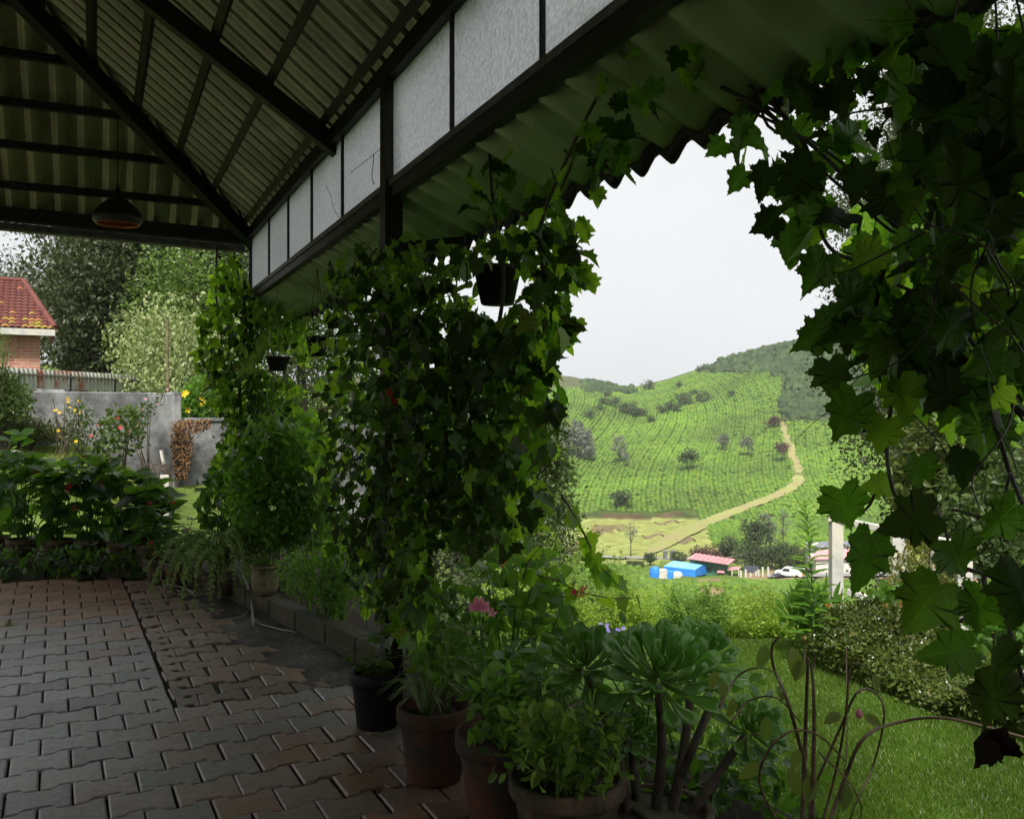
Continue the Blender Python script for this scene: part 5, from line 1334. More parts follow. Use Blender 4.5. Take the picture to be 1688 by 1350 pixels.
# low hedge with tiny white flowers
def hedge_pts(n):
    t_ = rng.random(n); a0, a1 = np.array(onfloor(1318, 1098, -.4)), np.array(onfloor(1760, 1262, -.4))
    base = a0 + (a1 - a0) * t_[:, None]
    d = (a1 - a0) / np.linalg.norm(a1 - a0); nv = np.array([-d[1], d[0], 0]); nv = nv if nv @ np.array(FV) > 0 else -nv
    w_ = rng.random(n); hgt = (.36 + .14 * np.sin(t_ * 9) + .05 * np.sin(t_ * 31)) * np.sin(np.pi * np.clip(w_ * .9 + .08, 0, 1)) ** .5
    fr = rng.random(n) ** .35
    return base + nv * (w_ * .95)[:, None] + np.array([0, 0, 1]) * (hgt * fr)[:, None] + rng.normal(size=(n, 3)) * .02, nv
hp, nv = hedge_pts(26000)
hd = thing('white_flower_hedge', 'low spreading hedge with tiny white flowers along the lawn', 'hedge', hp.mean(0) * [1, 1, 0] + [0, 0, -.4])
n = len(hp)
merged('foliage', P_OVAL, hp, frames(rdir(n) + [0, 0, .7], rdir(n) + [0, 0, .8]), rng.uniform(.022, .04, n), leafmat('hedge_small_leaf', [(.035, .06, .012), (.06, .09, .018), (.09, .10, .02)], (.14, .2, .025), .35), hd)
fp, _ = hedge_pts(420)
merged('tiny_flowers', [(np.array([(0, 0, 0), (.5, .2, 0), (.2, .6, 0), (-.4, .5, 0), (-.5, -.1, 0), (0, -.5, 0)], float), np.array([(0, 1, 2), (0, 2, 3), (0, 3, 4), (0, 4, 5), (0, 5, 1)]))], fp + [0, 0, .03], frames(rdir(420), rdir(420) + [0, 0, .5] - np.array(FV)), rng.uniform(.010, .015, 420), M['whitep'], hd)
mb = MB()
for i in range(60): mb.tube([hp[i] * [1, 1, 0] + [0, 0, -.42], hp[i]], .004, 3)
mb.build('stems', M['bark'], hd, kind='stuff')
# white picket fence
pf = thing('white_fence', 'white wooden picket fence with slanting rails beyond the lawn', 'fence', at(1380, 1010, 7.6))
FZ = 7.6
def fbox(x, w_, y0, y1, Z, name='picket', th=.03):
    a = at(x, y1, Z); b_ = at(x, y0, Z)
    return MB().box((a + b_) / 2, (w_, th, b_.z - a.z), (RV, FV, UP)).build(name, M['white'], pf, bevel=.004)
fbox(1378, .095, 858, 1035, FZ, 'post', .095)
MB().lathe([(0, .07), (.05, .05), (.085, .015), (.085, 0)], at(1378, 858, FZ), 4).build('post_cap', M['white'], pf)
rail_pts = [((1395, 858), (1440, 866)), ((1440, 866), (1580, 896))]
def railbar(p, q, Za, Zb, h=.055): MB().bar(at(*p, Za), at(*q, Zb), .05, h).build('rail', M['white'], pf, bevel=.006)
railbar((1385, 858), (1500, 880), FZ, FZ - .5); railbar((1500, 880), (1600, 903), FZ - .5, FZ - .95)
railbar((1398, 975), (1470, 1000), FZ, FZ - .3); railbar((1470, 1000), (1520, 1014), FZ - .3, FZ - .55)
for x, y0, y1 in [(1430, 985, 1030), (1482, 880, 1025), (1540, 890, 1040), (1590, 900, 1060)]:
    Z = FZ - .05 - (x - 1385) / 300 * 1.25; fbox(x, .11 if x != 1540 else .05, y0, y1, Z)
fbox(1642, .10, 948, 1090, FZ - 1.3, 'post', .1)
# plants by the fence
shrub('croton_shrub', 'yellow-tipped leafy shrub growing through the white fence', [(1470, 930), (1500, 890), (1540, 900), (1580, 930), (1590, 1000), (1560, 1040), (1490, 1030), (1460, 980)], 6.9, .3, 1300, leafmat('croton_leaf', [(.08, .12, .02), (.14, .17, .03), (.22, .18, .02), (.06, .10, .02)], (.25, .3, .04), .4), .07, P_LANCE, tipd=(0, 0, .6))
shrub('nasturtium', 'trailing plant with orange flowers at the foot of the white fence', [(1440, 985), (1480, 965), (1520, 990), (1500, 1030), (1440, 1035)], 6.7, .2, 420, M['soft'], .06, P_ROUND, M['orange'], 7, .03, cat='plant')
shrub('orange_flower_plant', 'strap-leaved plant with orange blooms left of the fence post', [(1300, 1000), (1345, 985), (1375, 1000), (1380, 1050), (1320, 1060), (1300, 1035)], 7.0, .15, 160, M['soft'], .2, P_LANCE, M['orange'], 5, .03, cat='plant', tipd=(0, 0, 1.6))
shrub('red_flower_bush', 'bush with small red flowers at the right edge behind the vine', [(1600, 980), (1700, 940), (1700, 1100), (1640, 1110), (1600, 1060)], 5.9, .3, 900, M['soft'], .07, P_OVAL, M['red'], 9, .022)
shrub('garden_shrub', 'mid green shrub behind the fence at right', [(1560, 760), (1700, 700), (1700, 960), (1600, 960), (1540, 900)], 8.6, .5, 3800, M['mid'], .07, P_OVAL)
shrub('climber_shrub', 'leafy yellow-green climber round the tree trunk behind the vine', [(1470, 690), (1560, 670), (1620, 700), (1600, 850), (1500, 900), (1470, 800)], 9.2, .5, 3200, leafmat('climber_leaf', [(.06, .09, .02), (.12, .15, .04), (.05, .08, .02)], (.2, .26, .05), .4), .085, P_OVAL)
# tall flower spike
sp_ = thing('tall_spike_plant', 'tall thin leafy spike rising in front of the valley', 'plant', at(1338, 1050, 6.6))
stp = curve_pts([at(1342, 1055, 6.6), at(1338, 960, 6.6), at(1332, 880, 6.6), at(1326, 828, 6.6)], 20)
MB().tube(stp, .007, 5, .002).build('stem', M['gstem'], sp_)
P = []; T = []; Sz = []
for i in range(95):
    f_ = i / 95; p = stp[min(19, int(f_ * 20))].lerp(stp[min(19, int(f_ * 20) + 1)], (f_ * 20) % 1); an = i * 2.4
    P.append(tuple(p)); T.append((math.cos(an), math.sin(an), .45 if f_ < .5 else .8)); Sz.append((.20 * (1 - f_) + .045) * random.uniform(.8, 1.2))
P = np.array(P)
hi = [npmesh('spike_leaf', *P_LANCE[0], M['soft'])]
foliage(sp_, hi, P_LANCE, P, frames(np.array(T), np.tile([0, 0, 1.0], (len(P), 1)) + rdir(len(P)) * .3), np.array(Sz), M['soft'], 120)
# trees behind the right vine
tree('evergreen_tree', 'tall grey-green tree behind the vine at the right', gp(1545, 13.5), 10.5, 3.2, M['dark'], 170, 46000, .06, .22, .08, limbs=24, shellp=.45, cr=.26)
tree('evergreen_tree', 'dark tree at the right edge behind the vine', gp(1730, 11), 9.5, 4.2, M['dark'], 120, 16000, .09, .25, .1, limbs=20)
tree('evergreen_tree', 'grey-green tree in the upper right above the awning edge', gp(1560, 17), 14, 3.6, M['dark'], 130, 34000, .09, .25, .2, limbs=20, cr=.3)
# ------------------------------------------------------------------ pots and plants
HI = {}
def hi(kind, mat, protos):
    key = kind + mat.name
    if key not in HI: HI[key] = [npmesh(kind, V_, F_, mat, smooth=kind != 'succulent_leaf') for V_, F_ in protos]
    return HI[key]
def pot(root, c, r, h, mat, rim=.018, name='pot', soil=True):
    prof = [(r * .70, 0), (r * .74, .01), (r * .90, h * .72), (r * .93, h * .78), (r * 1.0, h * .79), (r * 1.02, h * .82), (r * 1.02, h * .98), (r * .99, h), (r * .90, h), (r * .86, h * .9), (r * .80, h * .7)]
    p = MB().lathe([(0, 0)] + prof, c, 36, .006).build(name, mat, root, smooth=True)
    if soil:
        MB().lathe([(0, h * .86), (r * .5, h * .875), (r * .87, h * .85)], c, 20).build('soil', M['soil'], root, smooth=True)
    return p
def stems(root, base, n, H, spread, leaf, per, mat, protos, kind, nobj=300, stem_r=.005, stem_m=None, top_rosette=0, el=.35, bare=.15, jit=.25, droop=.0, leafvar=.3, bend=.5, nj=.35):
    mb = MB(); P = []; T = []; Sz = []
    for i in range(n):
        an = 6.28 * i / n + random.uniform(-.5, .5); rr = spread * random.uniform(.3, 1); h = H * random.uniform(.65, 1.05)
        b0 = Vector(base) + Vector((.25 * rr * math.cos(an), .25 * rr * math.sin(an), 0))
        tp = Vector(base) + Vector((rr * math.cos(an), rr * math.sin(an), h))
        cp = curve_pts([b0, b0.lerp(tp, .5) + Vector((0, 0, .08 * h * bend)), tp], 10)
        mb.tube(cp, stem_r, 5, stem_r * .5)
        for j in range(per):
            f_ = bare + (1 - bare) * (j + random.random() * .6) / per; p = cp[min(9, int(f_ * 9.99))]
            a2 = j * 2.4 + i; e_ = el + random.gauss(0, jit)
            P.append(tuple(p)); T.append((math.cos(a2), math.sin(a2), e_ - droop)); Sz.append(leaf * random.uniform(1 - leafvar, 1 + leafvar) * (1.0 if f_ < .85 else .75))
        for j in range(top_rosette):
            a2 = j * 6.28 / top_rosette + i; P.append(tuple(tp)); T.append((math.cos(a2), math.sin(a2), .5)); Sz.append(leaf * random.uniform(.7, 1.0))
    mb.build('stems', stem_m or M['gstem'], root, smooth=True, kind='stuff')
    P = np.array(P); T = np.array(T); n_ = len(P)
    nr_ = np.tile([0, 0, 1.0], (n_, 1)) + rdir(n_) * nj
    foliage(root, hi(kind, mat, protos), protos, P, frames(T, nr_), np.array(Sz), mat, nobj, minpx=9)
    return P
def region(root, poly, Zd, dz, n, leaf, mat, protos, kind, nobj=150, tip=(0, 0, -.2), nrm=(0, 0, .6), var=.35, mats=None):
    q = inpoly_pts(poly, n) + rng.normal(size=(n, 2)) * min(14, 50 / Zd); Z = Zd + rng.uniform(-dz, dz, n); pos = atv(q[:, 0], q[:, 1], Z)
    foliage(root, hi(kind, mat, protos), protos, pos, frames(rdir(n) + list(tip), rdir(n) + list(nrm)), leaf * rng.uniform(1 - var, 1 + var, n), mat, nobj, minpx=9)
    return pos
def reg_plant(name, label, cat, poly, Zd, dz, n, leaf, mat, protos, kind, nobj=150, group=None, nst=10, stem_m=None, base=None, bz=.07, tip=(0, 0, -.2), nrm=(0, 0, .6)):
    cx_ = sum(p[0] for p in poly) / len(poly)
    if base is None: base = at(cx_, 0, Zd); base.z = bz
    t_ = thing(name, label, cat, base, group)
    pos = region(t_, poly, Zd, dz, n, leaf, mat, protos, kind, nobj, tip, nrm)
    mb = MB()
    for i in range(nst):
        e_ = Vector(pos[i]); b0 = Vector(base) + Vector((random.uniform(-.08, .08), random.uniform(-.08, .08), 0))
        mb.tube(curve_pts([b0, b0.lerp(e_, .5) + Vector((random.uniform(-.04, .04), random.uniform(-.04, .04), .06)), e_], 9), .006, 5, .002)
    mb.build('stems', stem_m or M['gstem'], t_, smooth=True, kind='stuff')
    return t_
def fl3(px, Z, z=0.0):
    p = at(px, 0, Z); p.z = z; return p
# --- row of tall leafy pots on the far side
row = [(-12, 8.5, .95, 'tall red-flowered potted plant cut off by the left edge', 'leftmost'), (38, 8.35, 1.02, 'tallest broad-leaved potted plant near the left edge', ''), (95, 8.3, .80, 'broad-leaved plant in the first terracotta pot of the far row', ''), (150, 8.3, .88, 'broad-leaved plant with red blooms in the second terracotta pot of the far row', ''), (205, 8.2, .84, 'broad-leaved potted plant before the grey wall end of the far row', ''), (250, 8.05, .62, 'shorter broad-leaved potted plant beside the white post', '')]
for i, (x, Z, H, lab, _) in enumerate(row):
    b_ = fl3(x, Z, .08); t_ = thing('potted_plant', lab, 'potted plant', b_, 'broad-leaved pots along the far kerb')
    pot(t_, b_, .145, .215, M['terra_old'])
    P = stems(t_, b_ + Vector((0, 0, .18)), 9, H - .08, .28, .18, 9, M['hydra'], P_OVAL, 'leaf', 220, .006, top_rosette=5, el=.2, bare=.08, droop=.2, jit=.6, leafvar=.4, nj=.9)
    for k in range(4 if i != 2 else 2):
        p = P[random.randrange(len(P))]; petals(Vector(p) - FV * .08 + Vector((0, 0, .02)), .028, M['red'], t_, 6)
x, Z = 285, 7.55
for x, Z, r, h, mt, lab, H in [(262, 7.75, .12, .19, M['terra_old'], 'clay pot with red-flowered leafy plant left of the fern', .5), (292, 7.5, .10, .17, M['terra'], 'small reddish pot with a leafy red-flowered plant beside the fern', .42)]:
    b_ = fl3(x, Z, .02); t_ = thing('potted_plant', lab, 'potted plant', b_)
    pot(t_, b_, r, h, mt)
    P = stems(t_, b_ + Vector((0, 0, h * .85)), 6, H, .2, .10, 9, M['hydra'], P_OVAL, 'leaf', 80, .005, top_rosette=3)
    for k in range(5): petals(Vector(P[random.randrange(len(P))]) - FV * .06, .022, M['red'], t_, 6)
# --- foxtail fern
b_ = fl3(362, 7.0, .05); fe_ = thing('asparagus_fern', 'arching asparagus fern spilling over the kerb', 'fern', b_)
pot(fe_, b_, .13, .16, M['terra_old'])
mb = MB(); P = []; T = []
for i in range(60):
    an = random.uniform(0, 6.28); L = random.uniform(.30, .56); up_h = random.uniform(.14, .36)
    d_ = Vector((math.cos(an), math.sin(an), 0)); s0 = b_ + Vector((0, 0, .15))
    cp = curve_pts([s0, s0 + d_ * (L * .35) + UP * up_h, s0 + d_ * (L * .75) + UP * (up_h * .75), s0 + d_ * (L * .95) + UP * (up_h * .75 - random.uniform(.12, .38))], 26)
    mb.tube(cp, .003, 4, .0012)
    for j in range(3, 26):
        for k in range(8):
            P.append(tuple(cp[j] + Vector((random.gauss(0, .004),) * 3))); T.append(tuple(Vector(rdir(1)[0]) + (cp[j] - cp[j - 1]).normalized() * .6))
mb.build('frond_stems', M['gstem'], fe_, kind='stuff')
P = np.array(P); T = np.array(T)
merged('fronds', P_DIA, P, frames(T, rdir(len(P))), rng.uniform(.018, .032, len(P)), leafmat('fern_leaf', [(.16, .26, .08), (.22, .32, .10), (.26, .35, .13)], (.3, .45, .1), .35), fe_)
# --- cream pot on the kerb
b_ = fl3(437, 6.55, .15); t_ = thing('potted_plant', 'mossy cream clay jar with a low green plant standing on the kerb', 'potted plant', b_)
MB().lathe([(0, 0), (.075, 0), (.09, .04), (.1, .11), (.092, .165), (.09, .18), (.102, .185), (.106, .195), (.102, .205), (.088, .205), (.08, .17)], b_, 30, .01).build('pot', M['mossy'], t_, smooth=True)
MB().lathe([(0, .175), (.085, .172)], b_, 16).build('soil', M['soil'], t_)
stems(t_, b_ + Vector((0, 0, .18)), 16, .11, .12, .03, 8, M['soft'], P_OVAL, 'leaf', 60, .002)
# --- low bushes behind the kerb
reg_plant('low_bush', 'low bright green bush spilling over the kerb right of the cream jar', 'bush', [(455, 925), (500, 912), (560, 905), (600, 930), (590, 985), (560, 1010), (520, 985), (470, 970)], 5.9, .22, 1500, .032, M['soft'], P_OVAL, 'leaf', 260, bz=.1)
reg_plant('leafy_bush', 'large soft green bush under the corner vines', 'bush', [(395, 720), (440, 690), (500, 705), (540, 760), (550, 850), (540, 900), (470, 905), (400, 880), (370, 830), (375, 770)], 7.1, .3, 2200, .06, M['soft'], P_IVY, 'leaf', 300, nst=14)
reg_plant('leafy_bush', 'darker leafy plant between the corner bush and the fern', 'bush', [(330, 800), (370, 770), (410, 800), (420, 890), (380, 900), (330, 870)], 7.6, .2, 420, .085, M['hydra'], P_OVAL, 'leaf', 150)
reg_plant('leafy_bush', 'bright green bush glowing between the vine columns', 'bush', [(480, 690), (520, 680), (545, 720), (540, 790), (490, 780)], 8.2, .3, 500, .075, M['ivy_y'], P_IVY, 'leaf', 150)
# strap leaves
sl_ = thing('strap_leaf_plant', 'clump of long upright strap leaves between the vine columns', 'plant', fl3(545, 6.0, .08))
mb = []
for i in range(16):
    x0 = 545 + random.gauss(0, 16); tpx = x0 + random.gauss(0, 14); p0 = fl3(x0, 6.0, .08); p1 = at(tpx, random.uniform(830, 900), 6.0 + random.uniform(-.1, .1))
    V = []; F = []; cp = curve_pts([p0, p0.lerp(p1, .55) + RV * random.uniform(-.03, .03) + UP * .04, p1 + RV * random.uniform(-.06, .06)], 8)
    for k, p in enumerate(cp):
        w_ = .012 * math.sin(math.pi * min(.97, .25 + .75 * k / 7)); V += [p - RV * w_, p + FV * .003, p + RV * w_]
        if k: F += [(3 * k - 3, 3 * k - 2, 3 * k + 1, 3 * k), (3 * k - 2, 3 * k - 1, 3 * k + 2, 3 * k + 1)]
    MB().add(V, F).build('blade', M['soft'], sl_, smooth=True)
# --- near pots on the patio
b_ = fl3(622, 4.22); t_ = thing('potted_plant', 'dark clay pot with straggly pale-leaved plants at the kerb end', 'potted plant', b_)
pot(t_, b_, .128, .26, M['plastic'])
stems(t_, b_ + UP * .22, 18, .15, .19, .045, 7, M['geran'], P_OVAL, 'leaf', 130, .002, droop=.3)
b_ = fl3(716, 3.62); t_ = thing('potted_plant', 'terracotta pot with a striped spider plant', 'potted plant', b_)
pot(t_, b_, .148, .29, M['terra'])
for i in range(34):
    an = random.uniform(0, 6.28); L = random.uniform(.10, .2); d_ = Vector((math.cos(an), math.sin(an), 0)); s0 = b_ + UP * .25 + d_ * .02 - RV * .03
    cp = curve_pts([s0, s0 + d_ * L * .4 + UP * L * .75, s0 + d_ * L * .95 + UP * L * random.uniform(.3, .7)], 8); V = []; F = []
    sd_ = d_.cross(UP)
    for k, p in enumerate(cp):
        w_ = .0075 * math.sin(math.pi * min(.97, .3 + .7 * k / 7)); V += [p - sd_ * w_, p - UP * .003, p + sd_ * w_]
        if k: F += [(3 * k - 3, 3 * k - 2, 3 * k + 1, 3 * k), (3 * k - 2, 3 * k - 1, 3 * k + 2, 3 * k + 1)]
    MB().add(V, F).build('blade', M['spider'], t_, smooth=True)
stems(t_, b_ + UP * .25 + RV * .05, 3, .42, .08, .08, 9, M['geran'], P_OVAL, 'leaf', 40, .004, bare=.4)
b_ = fl3(828, 3.28); t_ = thing('potted_plant', 'terracotta pot with a tall pink-flowered lily plant', 'potted plant', b_)
pot(t_, b_, .168, .31, M['terra'])
stems(t_, b_ + UP * .27 + RV * .05, 9, .36, .22, .085, 16, M['soft'], P_LANCE, 'leaf', 150, .004, el=.5, bare=.2)
lst = curve_pts([b_ + UP * .27 - RV * .02, at(798, 1100, 3.3), at(790, 1010, 3.3)], 10)
MB().tube(lst, .004, 5).tube(curve_pts([lst[6], at(802, 1030, 3.3), at(810, 1015, 3.3)], 6), .003, 5).build('flower_stalk', M['gstem'], t_)
fp_ = at(790, 1004, 3.28)
for k, (ax_, ln) in enumerate([((-.75, .55), .05), ((-.3, 1.0), .052), ((.25, 1.0), .05), ((.8, .65), .05), ((.9, .2), .045), ((-.9, .25), .04)]):
    d_ = (RV * ax_[0] + UP * ax_[1] - FV * random.uniform(.1, .5)).normalized(); sd_ = d_.cross(FV).normalized(); V = []; F = []
    for j in range(6):
        f_ = j / 5; w_ = .014 * math.sin(math.pi * min(.95, .12 + .85 * f_)); p = fp_ + d_ * (ln * f_) - FV * (.01 * f_ * f_)
        V += [p - sd_ * w_, p + FV * .003, p + sd_ * w_]
        if j: F += [(3 * j - 3, 3 * j - 2, 3 * j + 1, 3 * j), (3 * j - 2, 3 * j - 1, 3 * j + 2, 3 * j + 1)]
    MB().add(V, F).build('petal', M['pink'], t_, smooth=True)
petals(at(810, 1012, 3.27), .018, M['pink'], t_, 5, .8)
b_ = fl3(935, 2.98); t_ = thing('potted_plant', 'wide mossy pot at the bottom edge with bushy small-leaved stems', 'potted plant', b_)
pot(t_, b_, .19, .265, M['terra_old'])
stems(t_, b_ + UP * .22, 26, .34, .26, .05, 16, M['geran'], P_OVAL, 'leaf', 300, .003, el=.35, bare=.2)
# --- plants of the bed behind the pots
reg_plant('bed_plant', 'broad-leaved climber stems behind the lily pot', 'plant', [(690, 1080), (700, 1000), (740, 960), (790, 920), (850, 890), (905, 900), (930, 950), (945, 1010), (915, 1070), (890, 1130), (790, 1130), (730, 1120)], 4.1, .3, 430, .085, M['soft'], P_OVAL, 'leaf', 300, nst=16, tip=(0, 0, -.5))
reg_plant('bed_plant', 'thicket of narrow-leaved plants behind the succulents', 'plant', [(850, 1080), (920, 1040), (1010, 1060), (1180, 1100), (1260, 1140), (1290, 1230), (1250, 1340), (1000, 1340), (880, 1240)], 3.75, .3, 1500, .05, M['hydra'], P_LANCE, 'leaf', 300, nst=20, tip=(0, 0, .5))
reg_plant('bed_plant', 'leafy plants at the bottom edge below the succulents', 'plant', [(960, 1260), (1100, 1250), (1220, 1240), (1330, 1280), (1340, 1380), (960, 1380)], 3.3, .25, 600, .06, M['hydra'], P_OVAL, 'leaf', 250, nst=14)
reg_plant('bed_plant', 'pale yellowish leafy plants beside the dark pot', 'plant', [(690, 1060), (720, 1020), (760, 1050), (770, 1120), (730, 1150), (690, 1130)], 4.3, .12, 110, .09, M['geran'], P_OVAL, 'leaf', 110, nst=8, tip=(0, 0, -.8))
reg_plant('bed_plant', 'small dark leaves trailing over the far kerb below the pots', 'plant', [(-20, 905), (120, 900), (300, 905), (310, 935), (150, 948), (-20, 945)], 8.0, .12, 420, .07, M['hydra'], P_OVAL, 'leaf', 200, nst=12, tip=(0, 0, -.8))
reg_plant('overhanging_plant', 'narrow green leaves spilling over the rim of the lily pot', 'plant', [(770, 1120), (850, 1110), (900, 1160), (900, 1240), (850, 1270), (800, 1200)], 3.08, .08, 260, .055, M['soft'], P_LANCE, 'leaf', 200, nst=10, tip=(0, 0, -.1), base=fl3(835, 3.2, .3))
reg_plant('overhanging_plant', 'small leafy stems spilling over the wide mossy pot', 'plant', [(850, 1170), (950, 1150), (1020, 1200), (1020, 1290), (940, 1310), (860, 1270)], 2.82, .08, 330, .042, M['geran'], P_OVAL, 'leaf', 260, nst=12, tip=(0, 0, .1), base=fl3(935, 2.9, .26))
# arching stems with buds towards the valley
for nm, lab, pts, Z, lv in [('arching_stem', 'dark arching stem with red buds over the thicket', [(845, 960), (875, 948), (915, 955), (955, 975), (1005, 985), (1050, 985)], 3.9, 9), ('climbing_shoot', 'long red climbing shoot reaching down over the meadow view', [(925, 815), (950, 855), (975, 905), (990, 935), (1015, 955)], 3.4, 11), ('bare_twig', 'thin dark twig rising beside the middle vine', [(862, 955), (872, 925), (887, 905)], 3.8, 2)]:
    cp = curve_pts([at(a, c_, Z) for a, c_ in pts], 24); r_ = thing(nm, lab, 'stem', cp[0])
    MB().tube(cp, .005, 6, .002).build('stem', M['cane'], r_, smooth=True)
    ii = np.linspace(4, 23, lv).astype(int); P = np.array([tuple(cp[i]) for i in ii])
    T = np.c_[rng.normal(size=(lv, 2)) * .6, -np.ones(lv) * .8]
    foliage(r_, hi('leaf', M['ivy_y'], P_OVAL), P_OVAL, P, frames(T, rdir(lv) + np.array(-FV)), rng.uniform(.06, .085, lv), M['ivy_y'], 40)
    if 'buds' in lab:
        for k in range(6): petals(at(945 + k * 4 + random.uniform(-4, 4), 975 + random.uniform(-6, 8), 3.88), .014, M['red'], r_, 5, .7)
ob = thing('orange_flower', 'single orange flower in front of the middle vine foot', 'flower', at(829, 950, 4.3))
for k in range(4): petals(at(829 + random.uniform(-3, 3), 928 + random.uniform(-6, 6), 4.2), .016, M['orange'], ob, 5, .6)
MB().tube([ob.location, at(829, 930, 4.2)], .003, 5).build('stem', M['gstem'], ob)
# --- tree aeonium
def thick(VF, t_=.05):
    V_, F_ = VF; n = len(V_); m = (n - 1) // 2          # centre, inner ring, outer ring
    B = V_ - [0, 0, t_]; B[1 + m:] = V_[1 + m:] - [0, 0, t_ * .55]
    rim = []
    for k in range(m):
        p, q_ = 1 + m + k, 1 + m + (k + 1) % m
        rim += [(p, p + n, q_ + n), (p, q_ + n, q_)]
    return np.r_[V_, B], np.r_[F_, F_[:, ::-1] + n, np.array(rim)]
P_SPOON = [thick(fan_leaf([(x * w_, y) for x, y in SPOON], cy=.7, fold=fo, droop=dr_, ring=True, seed=sd)) for w_, fo, dr_, sd in ((.9, .45, -.32, 1), (.82, .65, -.10, 2), (.95, .35, -.5, 3))]
def rosette(root, c, R, axis, n=38):
    c = Vector(c); axis = Vector(axis).normalized(); e1 = axis.orthogonal().normalized(); e2 = axis.cross(e1)
    P = []; T = []; Nn = []; Sz = []
    for i in range(n):
        f_ = (i + .5) / n; an = i * 2.39996; el = math.radians(80 - 82 * f_ ** .6 + random.uniform(-13, 13))
        rad_ = e1 * math.cos(an) + e2 * math.sin(an); d_ = rad_ * math.cos(el) + axis * math.sin(el)
        P.append(tuple(c + d_ * R * .06 - axis * R * .15 * f_)); T.append(tuple(d_)); Nn.append(tuple(axis * math.cos(el) - rad_ * math.sin(el))); Sz.append(R * (.5 + .55 * f_ ** .5) * random.uniform(.9, 1.08))
    leaf_objects('leaf', hi('succulent_leaf', M['succ'], P_SPOON), np.array(P), frames(np.array(T), np.array(Nn)), np.array(Sz), root)
b_ = fl3(1075, 3.0, .07); ae = thing('tree_aeonium', 'tree houseleek with large green spoon-leaf rosettes on thick stems', 'succulent', b_)
tocam = (Vector((0, 0, CAMZ)) - at(1030, 1100, 3)).normalized()
for (x, y, Z, R, up_, dx_), (bx, by) in zip([(962, 1100, 3.05, .152, .75, -.25), (1088, 1118, 2.95, .20, .8, .15), (1150, 1085, 3.25, .16, 1.0, .5), (1238, 1205, 3.1, .125, .5, .5), (1040, 1210, 3.2, .10, .8, .0)], [(1040, 1340), (1075, 1345), (1100, 1345), (1120, 1350), (1060, 1345)]):
    c_ = at(x, y, Z); ax_ = tocam * .85 + UP * up_ + RV * dx_
    rosette(ae, c_, R, ax_)
    base_ = at(bx, by, 3.0)
    MB().tube(curve_pts([Vector((base_.x, base_.y, .06)), base_.lerp(c_, .45) + RV * random.uniform(-.01, .02), c_ - ax_.normalized() * .04], 12), .019, 8, .013).build('stem', M['bark'], ae, smooth=True)
cs = MB().tube([at(1122, 1280, 2.95), at(1168, 1170, 2.95)], .014, 8, .013).build('cut_stem', M['bark'], ae, smooth=True)
MB().tube([fl3(1100, 3.0, .06), at(1122, 1280, 2.95)], .016, 8, .014).build('stem', M['bark'], ae, smooth=True)
pot(ae, b_ + Vector((0, 0, -.06)), .2, .14, M['terra_old'])
# --- rose canes
b_ = fl3(1345, 2.72, .0); ro = thing('rose_bush', 'bare arching rose canes with a few mottled leaves in front of the lawn', 'rose', b_)
canes = [([(1338, 1370), (1328, 1270), (1300, 1160), (1277, 1105), (1272, 1068), (1285, 1048)], .009), ([(1322, 1370), (1328, 1200), (1332, 1085)], .011), ([(1338, 1370), (1342, 1180), (1338, 1095)], .010), ([(1352, 1370), (1378, 1270), (1394, 1180), (1400, 1108), (1412, 1093), (1432, 1105), (1440, 1130)], .006), ([(1362, 1370), (1392, 1285), (1425, 1215), (1490, 1188), (1570, 1185), (1700, 1218)], .009), ([(1345, 1290), (1385, 1200), (1412, 1142), (1440, 1140), (1458, 1175), (1440, 1260), (1412, 1320), (1395, 1370)], .006), ([(1290, 1370), (1252, 1290), (1268, 1235), (1305, 1205), (1350, 1212), (1395, 1255)], .006), ([(1186, 1165), (1215, 1115), (1250, 1100), (1278, 1108)], .005), ([(1205, 1190), (1235, 1155), (1280, 1150), (1320, 1190)], .0045), ([(1350, 1240), (1400, 1290), (1420, 1340), (1390, 1380)], .004), ([(1397, 1180), (1394, 1260), (1380, 1350)], .003)]
rl = []
for pts, r_ in canes:
    cp = curve_pts([at(a, c_, 2.7 + .12 * math.sin(a)) for a, c_ in pts], 26); r_ *= .72; MB().tube(cp, r_, 7, r_ * .55).build('cane', M['cane'], ro, smooth=True)
    mb = MB()
    rl += [tuple(cp[i]) for i in range(12, 26, 5)]
sel = [(1262, 1062, .075, 200), (1305, 1066, .09, 170), (1322, 1085, .07, 200), (1190, 1120, .06, 180), (1265, 1180, .07, 190), (1340, 1275, .085, 200), (1250, 1255, .075, 230), (1300, 1265, .08, 160), (1385, 1175, .06, 250), (1425, 1178, .055, 120), (1210, 1150, .06, 200), (1280, 1130, .05, 150), (1395, 1290, .08, 190), (1440, 1110, .05, 170), (1180, 1105, .06, 200), (1318, 1235, .06, 210)]
P = np.array([tuple(at(a, c_, 2.66)) for a, c_, s_, r_ in sel]); T = np.array([tuple(RV * math.sin(math.radians(r_)) + UP * math.cos(math.radians(r_)) - FV * .4) for a, c_, s_, r_ in sel])
M['rosel'] = leafmat('rose_leaf', [(.05, .10, .015), (.09, .13, .02), (.16, .12, .02), (.06, .11, .02)], (.2, .32, .04), .4)
leaf_objects('leaf', hi('leaf', M['rosel'], P_OVAL), P, frames(T, rdir(len(P)) * .5 + np.array(-FV) + [0, 0, .5]), np.array([s_[2] for s_ in sel]), ro)
bud = MB().lathe([(0, -.012), (.009, -.006), (.011, .004), (.006, .014), (0, .018)], at(1416, 1178, 2.66), 10).build('bud', M['pink'], ro, smooth=True)
